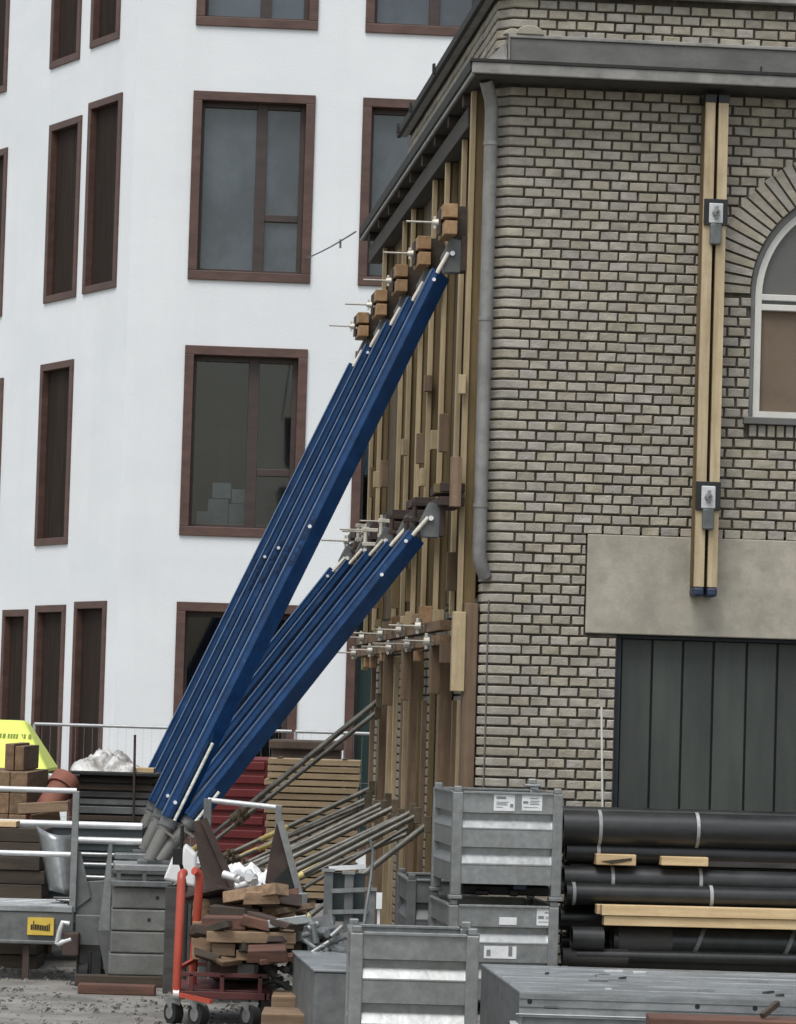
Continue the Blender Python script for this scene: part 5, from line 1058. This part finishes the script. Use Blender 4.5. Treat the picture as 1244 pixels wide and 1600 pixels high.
ink1 = ((.12, .70, .45, .13), (.78, .22, .15, .2), (.12, .5, .6, .03), (.12, .42, .5, .03), (.12, .34, .55, .03), (.12, .2, .3, .03)); ink2 = ((.06, .45, .25, .15), (.4, .75, .4, .05), (.4, .6, .5, .03), (.4, .5, .42, .03), (.4, .4, .48, .03), (.1, .2, .7, .03)); ink3 = ((.08, .4, .32, .16), (.45, .72, .5, .06), (.5, .5, .4, .03), (.5, .4, .36, .03), (.1, .2, .6, .03)); 
Yb = 26.2; rzb = math.radians(6.5)
xb = (at(704, 1320, Yb).x + at(877, 1320, Yb).x) / 2; fx_, fy_ = math.sin(-rzb), math.cos(rzb)
ctr = Vector((xb, Yb, 0)) + Vector((-math.sin(rzb), math.cos(rzb), 0)) * .6
steel_box('lower galvanised stacking box with torn stickers, under the taller stacked box', (ctr.x, ctr.y, 0), rzb, .815, 1.2, .80, sheets=((.46, .80, .13, .055, ()), (.80, .80, .13, .125, ink3), (.33, .44, .24, .09, ((.08, .2, .12, .5), (.75, .2, .12, .8)))))
steel_box('upper galvanised stacking box with two white paper labels, atop the box stack', (ctr.x + .01, ctr.y, .842), rzb, .815, 1.2, .785, sheets=((.37, .80, .155, .125, ink1), (.625, .81, .15, .115, ink2)))
m_ = MB(); a, b, z0, z1 = rectY(722, 1382, 860, 1400, 26.5); m_.box(a, b, 26.6, 27.2, z0, z1 - .015); m_.box(a + .1, a + .2, 26.5, 26.7, z0, z0 + .04)
m_.box(a + .35, a + .42, 26.48, 26.7, z0, z0 + .05); tag(m_.build('box_contents', 'black_steel', None, .01), 'dark fittings lying in the gap between the two stacked boxes', 'fittings')
m_ = MB(); a, b, z0, z1 = rectY(803, 1376, 824, 1392, 26.15); m_.box(a, b, 26.3, 26.36, z0, z1); tag(m_.build('blue_rag', 'cap_blue', None, .01), 'small blue rag poking out between the two stacked boxes', 'rag')
# box behind, to the left of the stack
a, b, z0, z1 = rectY(634, 1376, 700, 1440, 27.6); steel_box('darker steel box half hidden behind the left side of the box stack', ((a + b) / 2 + .08, 28.3, 0), math.radians(4), b - a + .22, 1.1, z1, dark=True)
# loose lugs on top of the stack
m_ = MB(); a = at(832, 1228, 26.5); m_.box(a.x - .06, a.x + .06, 26.45, 26.6, 1.667, 1.69); m_.box(a.x - .03, a.x + .03, 26.48, 26.56, 1.69, 1.73); tag(m_.build('steel_lug', 'galv', None, .008), 'small grey steel clamp lying on the upper box rim', 'clamp')
# front box
Yf = 20.6; rzf = math.radians(2.2); xf = (at(546, 1530, Yf).x + at(748, 1530, Yf).x) / 2; wf = at(748, 1530, Yf).x - at(546, 1530, Yf).x
zft = at(640, 1459, Yf).z; cf = Vector((xf, Yf, 0)) + Vector((-math.sin(rzf), math.cos(rzf), 0)) * .36

for d, nm in ((-.25, 'front'), (.25, 'rear')): m_ = MB(); m_.box(cf.x - .5, cf.x + .5, cf.y + d - .06, cf.y + d + .06, 0, zft - .785); tag(m_.build('box_sleeper', 'timber_dark', None, .008), nm + ' dark timber bearer under the open front steel box', 'bearer')
steel_box('open galvanised steel box at the bottom front, nearest the camera', (cf.x, cf.y, zft - .785), rzf, wf, .72, .785)
# low grey box left of it
Y = 22.6; p = [ground(452, 1515, .45), ground(528, 1508, .45)]
lb = thing('flat_steel_case', 'low flat grey steel case left of the open front box', 'case', T((at(500, 1560, Y).x, Y, 0)))
tl = at(458, 1492, 24.6); t2 = at(536, 1490, 24.6); t3 = at(536, 1518, 22.9); t4 = at(492, 1518, 22.9); zc = (tl.z + t3.z) / 2
m_ = MB(); m_.prism([(tl.x, tl.y, 0.05), (t2.x, t2.y, .05), (t3.x + .2, t3.y, .05), (t4.x, t4.y, .05)], (0, 0, zc - .05)); m_.build('shell', 'galv_dark', lb, .012)
m_ = MB(); m_.prism([(tl.x - .01, tl.y, zc + .002), (t2.x, t2.y, zc + .002), (t3.x + .21, t3.y - .01, zc + .002), (t4.x - .01, t4.y - .01, zc + .002)], (0, 0, .02)); m_.build('lid', 'galv_sheet', lb, .006)
m_ = MB(); m_.box(t4.x - .0, t4.x + .3, t4.y + .1, tl.y - .2, 0, .048); m_.build('runner', 'timber_dark', lb)
# small steel post frame and fittings between
Y = 25.4
pf = thing('post_frame', 'galvanised post frame with dark panel under the steel prop', 'frame', T((at(530, 1440, Y).x, Y, 0)))
for px_, yt in ((514, 1362), (546, 1366), (580, 1392)):
    a = at(px_, yt, Y); m_ = MB(); m_.box(a.x - .032, a.x + .032, Y, Y + .05, 0, a.z); m_.build('post', 'galv_dark', pf, .004)
    m_ = MB(); m_.box(a.x - .05, a.x + .04, Y - .02, Y + .07, a.z, a.z + .02); m_.build('cap_plate', 'galv', pf)
a = at(516, 1358, Y); b = at(575, 1352, Y); m_ = MB(); m_.bar(at(514, 1357, Y + .1), at(572, 1354, Y + .1), .06, .03); m_.build('top_bar', 'galv_bright', pf)
m_ = MB(); x0, x1, z0, z1 = rectY(516, 1364, 570, 1440, Y + .12); m_.box(x0, x1, Y + .12, Y + .14, z0, z1); m_.build('panel', 'panel_teal', pf)
m_ = MB(); m_.bar(at(518, 1392, Y - .02), at(570, 1390, Y - .02), .025, .03); m_.bar(at(512, 1425, Y - .02), at(575, 1424, Y - .02), .025, .03); m_.build('cross_bar', 'galv', pf)
m_ = MB(); a, b, z0, z1 = rectY(588, 1395, 597, 1420, 25.2); m_.box(a, b, 25.2, 25.23, z0, z1); m_.box(a + .01, b - .01, 25.235, 25.26, 0, z1 - .03); tag(m_.build('white_tag', 'paper'), 'small white tag board between the props and the box stack', 'tag')
m_ = MB(); rr = random.Random(11)
for k in range(34):
    c = at(rr.uniform(482, 530), rr.uniform(1446, 1492), 24.75 + rr.uniform(-.2, .3)); q = Vector((rr.uniform(-1, 1), rr.uniform(-1, 1), rr.uniform(-.5, .5))).normalized() * rr.uniform(.04, .10); m_.tube(c - q, c + q, rr.uniform(.012, .032), n=8)
a = at(484, 1490, 24.5); b = at(530, 1490, 24.5); m_.box(a.x - .02, b.x + .1, 24.7, 25.2, 0.45, a.z + .05)
tag(m_.build('clamp_heap', 'galv'), 'heap of galvanised clamps on the flat case behind the front box', 'clamps')
m_ = MB(); m_.path([at(566, 1465, 23.9), at(572, 1420, 24.2), at(580, 1370, 24.4), at(583, 1330, 24.4), at(578, 1310, 24.4)], .011, 6); m_.path([at(566, 1465, 23.9), Vector((at(566, 1465, 23.9).x, 23.9, .02))], .011, 6); tag(m_.build('bent_wire', 'galv_dark'), 'thin bent wire rising beside the post frame', 'wire')

# ================================================================== PIPES, TIMBERS AND SHEETS AT THE RIGHT
def along(px, py, v): u_, _, z_ = loc(px, py, v); return u_, z_
def pipe(px0, py, rpx, v, label, mt='pipe_black', u1=5.2, end=None):
    u0, z = along(px0, py, v); r = rpx / (FPX / (O.y + v)); root = thing('plastic_pipe', label, 'pipe', BF @ T((u0, v, z - r)), 'black pipes stacked before the door')
    e = end if end else u1
    m_ = MB(BF); m_.tube((u0, v, z), (e, v, z), r, n=28, caps=False); m_.tube((u0, v, z), (e, v, z), r * .86, n=28, caps=False)
    n = 28; ring = lambda rr, uu: [(uu, v + math.cos(6.2832 * k / n) * rr, z + math.sin(6.2832 * k / n) * rr) for k in range(n)]
    for uu in (u0, e): m_.add(ring(r, uu) + ring(r * .86, uu), [(k, (k + 1) % n, n + (k + 1) % n, n + k) for k in range(n)])
    m_.build('tube', mt, root); return root, u0, z, r
def band(root, px, v, z, r, mt='strap', wd=.026):
    u_ = loc(px, 1300, v)[0]; m_ = MB(BF); m_.tube((u_ - wd / 2, v, z), (u_ + wd / 2, v, z), r + .006, n=28, caps=False); m_.build('strap_band', mt, root)
vp = -1.1
A = pipe(878, 1292, 27, vp, 'thick black pipe at the top front of the pipe stack with two white bands'); band(A[0], 935, vp, A[2], A[3]); band(A[0], 1087, vp, A[2], A[3])
pipe(876, 1273, 14, vp + .42, 'thin black pipe at the very top rear of the pipe stack')
B = pipe(884, 1330, 17, vp + .02, 'black pipe right under the banded top pipe'); band(B[0], 934, vp + .02, B[2], B[3])
pipe(876, 1312, 22, vp + .5, 'thick black pipe hidden at the back of the top layer')
C = pipe(880, 1372, 20, vp, 'black pipe of the middle layer with bands at its left'); band(C[0], 957, vp, C[2], C[3]); band(C[0], 1094, vp, C[2], C[3])
D = pipe(884, 1396, 17, vp - .1, 'lower black pipe of the middle layer above the pale timbers'); band(D[0], 898, vp - .1, D[2], D[3]); band(D[0], 1112, vp - .1, D[2], D[3])
pipe(876, 1375, 22, vp + .45, 'black pipe at the back of the middle layer')
pipe(874, 1434, 19, vp + .1, 'dark pipe end left of the pale timbers', end=loc(1010, 1434, vp + .1)[0])
E1 = pipe(893, 1466, 19, vp - .3, 'short dark grey pipe piece low at the left below the pale timbers', end=loc(942, 1466, vp - .3)[0])
E2 = pipe(956, 1470, 24, vp - .15, 'long thick black pipe of the bottom layer below the pale timbers')
m_ = MB(BF); u_ = loc(963, 1470, vp - .15)[0]; m_.tube((u_, vp - .15, E2[2]), (loc(1047, 1470, vp - .15)[0], vp - .15, E2[2]), E2[3] + .006, n=28); m_.build('sleeve', 'panel_dark', E2[0])
pipe(876, 1470, 14, vp + .3, 'thin dark pipe at the rear of the bottom layer')
pipe(878, 1494, 13, vp - .3, 'grey pipe end lying lowest beside the box stack', mt='panel_dark', end=loc(980, 1494, vp - .3)[0])
pipe(890, 1500, 22, vp + .1, 'black pipe on the ground under the bottom layer')
for (x_, y_, r_, dv, lab) in ((884, 1306, 11, .28, 'thin black pipe tucked behind the banded top pipe'), (880, 1346, 13, .3, 'thin black pipe behind the pale wood blocks'), (890, 1352, 10, .12, 'narrow black pipe just under the pale wood blocks'),
                              (882, 1412, 12, .2, 'thin black pipe behind the upper edge of the pale timbers'), (886, 1446, 13, .28, 'thin black pipe behind the lower edge of the pale timbers'), (900, 1492, 9, -.32, 'narrow black pipe lying lowest in front of the stack')):
    pipe(x_, y_, r_, vp + dv, lab)
# diagonal straps round the bottom pipe
for k, px_ in enumerate((1095, 1235)):
    m_ = MB(BF); u_ = loc(px_, 1450, vp)[0]; r_ = E2[3] + .008; pts = [(u_ - .11 * t / 8, vp - .15 - r_ * math.sin(.3 + 2.2 * t / 8), E2[2] + r_ * math.cos(.3 + 2.2 * t / 8)) for t in range(9)]
    for (a, b) in zip(pts, pts[1:]): m_.bar(a, b, .03, .004, (0, -1, .3))
    m_.build('strap_band', 'galv_dark', E2[0])
# bearers between the layers (each its own thing)
def bearer(x0, y0, x1, y1, v, dep, mt, label):
    u0, z1 = along(x0, y0, v); u1, z0 = along(x1, y1, v); z1 = (z1 + along(x1, y0, v)[1]) / 2; z0 = (z0 + along(x0, y1, v)[1]) / 2
    m_ = MB(BF); m_.box(u0, u1, v, v + dep, z0, z1); return tag(m_.build('wood_block', mt, None, .005), label, 'wood block')
bearer(932, 1335, 994, 1352, vp - .14, .9, 'timber_pale', 'split pale wood block between the pipe layers at the left')
bearer(1034, 1339, 1107, 1353, vp - .14, .9, 'timber_pale', 'clean pale wood block between the pipe layers in the middle')
bearer(1107, 1343, 1300, 1357, vp - .05, .1, 'panel_dark', 'dark grey batten between the pipe layers at the right')
m_ = MB(BF); u0, z1 = along(936, 1339, vp - .143); m_.prism([(u0 + .02, vp - .1415, z1 - .03), (u0 + .25, vp - .1415, z1 - .002), (u0 + .25, vp - .1415, z1 - .02), (u0 + .1, vp - .1415, z1 - .05)], (0, -.004, 0)); tag(m_.build('wood_split', 'timber_dark'), 'dark split splinter on the left pale wood block', 'splinter')
# pale timbers
pt = thing('pale_timber_bundle', 'bundle of fresh pale timbers lying on the black pipes', 'timber', BF @ T((loc(940, 1430, vp - .4)[0], vp - .4, 1)))
u0, z1 = along(941, 1414, vp - .4); z0 = along(941, 1446, vp - .4)[1]; hm = (z0 + z1) / 2
for k, (a, b, dv, e) in enumerate(((z0, hm - .003, .02, .02), (hm, z1, 0, 0), (z0 + .002, hm - .003, .13, .05), (hm, z1 - .004, .12, -.02))):
    m_ = MB(BF); m_.box(u0 + e, 5.0 + e, vp - .4 + dv, vp - .4 + dv + .1, a, b); m_.build('timber', 'timber_pale', pt, .004)

for a in (2.6, 4.5): m_ = MB(BF); m_.box(a, a + .1, vp - .42, vp + .5, 0.0, z0 - .003); m_.build('bearer', 'timber_dark', pt)
# galvanised sheet panels in front
gp = thing('sheet_panel_stack', 'stack of wide galvanised folded panels at the bottom right', 'panels', T((at(1000, 1560, 22.5).x, 22.5, 0)))
def zat(x, y, Y): return at(x, y, Y).z
fa1 = ground(812, 1549, .50); fb1 = ground(752, 1506, .50); fr1 = ground(1244, 1562, .50); br1 = ground(1244, 1508, .50)
dirx = (fr1 - fa1).normalized(); fr2 = fa1 + dirx * 3.4; br2 = fb1 + dirx * 3.7
m_ = MB(); m_.prism([(fa1.x, fa1.y, .488), (fr2.x, fr2.y, .488), (br2.x, br2.y, .488), (fb1.x, fb1.y, .488)], (0, 0, .012)); top = m_.build('top_sheet', 'galv_sheet', gp)
nrm = Vector((-dirx.y, dirx.x, 0))
def face(z0, z1, off, x_off, nm, mt, back=True):
    m_ = MB(); a = fa1 + dirx * x_off - nrm * off; b = fr2 - nrm * off; m_.prism([(a.x, a.y, z0), (b.x, b.y, z0), (b.x, b.y, z1), (a.x, a.y, z1)], nrm * .012); return m_.build(nm, mt, gp, .002)
f1 = face(.345, .487, .0, .0, 'front_flange', 'galv_sheet')
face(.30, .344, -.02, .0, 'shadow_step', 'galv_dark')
face(.405, .412, .006, .0, 'sheet_seam', 'galv_dark')
face(.455, .459, .005, .0, 'sheet_seam', 'galv_dark')
face(.360, .365, .008, -.02, 'sheet_seam', 'galv_bright')
face(.262, .298, .05, -.05, 'lower_flange', 'galv_sheet')
m_ = MB(); a = fa1 - nrm * .06 - dirx * .05; b = fr2 - nrm * .06; m_.prism([(a.x, a.y, .288), (b.x, b.y, .288), (b.x + nrm.x * .3, b.y + nrm.y * .3, .288), (a.x + nrm.x * .3, a.y + nrm.y * .3, .288)], (0, 0, .011)); m_.build('lower_lip', 'galv_bright', gp)
m_ = MB(); m_.prism([(fa1.x + .002, fa1.y + .002, .05), (fb1.x + .002, fb1.y, .05), (fb1.x + .002, fb1.y, .486), (fa1.x + .002, fa1.y + .002, .486)], dirx * .02); m_.build('end_face', 'galv_dark', gp)
m_ = MB(); a = fa1 + nrm * .05; b = fr2 + nrm * .05; m_.prism([(a.x, a.y, .0), (b.x, b.y, .0), (b.x + nrm.x * 1.6, b.y + nrm.y * 1.6, .0), (a.x + nrm.x * 1.6 - .1, a.y + nrm.y * 1.6, .0)], (0, 0, .26)); m_.build('core', 'galv_dark', gp)
for px_ in (828, 1090, 1180): c = fa1 + dirx * ((at(px_, 1560, fa1.y).x - fa1.x)); m_ = MB(); m_.tube(c + Vector((0, 0, -.06)) - nrm * .0015, c + Vector((0, 0, -.06)) + nrm * .02, .016, n=12); m_.build('punched_hole', 'black_steel', f1)
m_ = MB(); c = fa1 + dirx * (at(850, 1565, fa1.y).x - fa1.x) - nrm * .0015; m_.prism([c + Vector((0, 0, -.10)), c + dirx * .09 + Vector((0, 0, -.10)), c + dirx * .09 + Vector((0, 0, -.085)), c + Vector((0, 0, -.085))], nrm * .003); m_.build('slot', 'black_steel', f1)
for t_ in (.12, .30, .50, .70, .88):
    a = fa1.lerp(fb1, t_); b = fr2.lerp(br2, t_); m_ = MB(); m_.bar((a.x + .02, a.y, .5025), (b.x, b.y, .5025), .05, .009); m_.build('pressed_rib', 'galv_sheet', top, .003)
# ridges, splinters and scraps on the sheets
rr = random.Random(21)
for k in range(26):
    s_, t_ = rr.uniform(.08, .72), rr.uniform(.06, .85); p = fa1.lerp(fr2, s_).lerp(fb1.lerp(br2, s_), t_); L2 = rr.uniform(.03, .14); an = rr.uniform(-.25, .25) + (rr.random() < .2) * 1.0; d = Vector((math.cos(an), math.sin(an), 0)) * L2
    m_ = MB(); m_.bar(p + Vector((0, 0, .507)) - Vector((0, 0, p.z)), p + d + Vector((0, 0, .509)) - Vector((0, 0, p.z)), rr.uniform(.012, .03), .012); m_.build('scrap', rr.choice(('galv_bright', 'galv', 'panel_dark', 'galv_dark', 'galv_sheet')), top)
# plank at the very bottom right
Y = 20.6; a = at(1016, 1590, Y); b = at(1300, 1592, Y); m_ = MB(); m_.prism([(a.x, Y, 0), (b.x + 1, Y, 0), (b.x + 1, Y, a.z), (a.x, Y, a.z)], (0, .35, 0)); tag(m_.build('brown_plank', 'timber_red', None, .008), 'red brown plank at the bottom right edge before the sheet panels', 'plank')
m_ = MB(); c = at(1206, 1588, Y + .05); m_.bar((c.x - .05, Y + .1, a.z + .02), (c.x + .05, Y + .2, a.z + .09), .03, .03); tag(m_.build('splinter', 'timber_dark'), 'dark splinter sticking up on the bottom right plank', 'splinter')
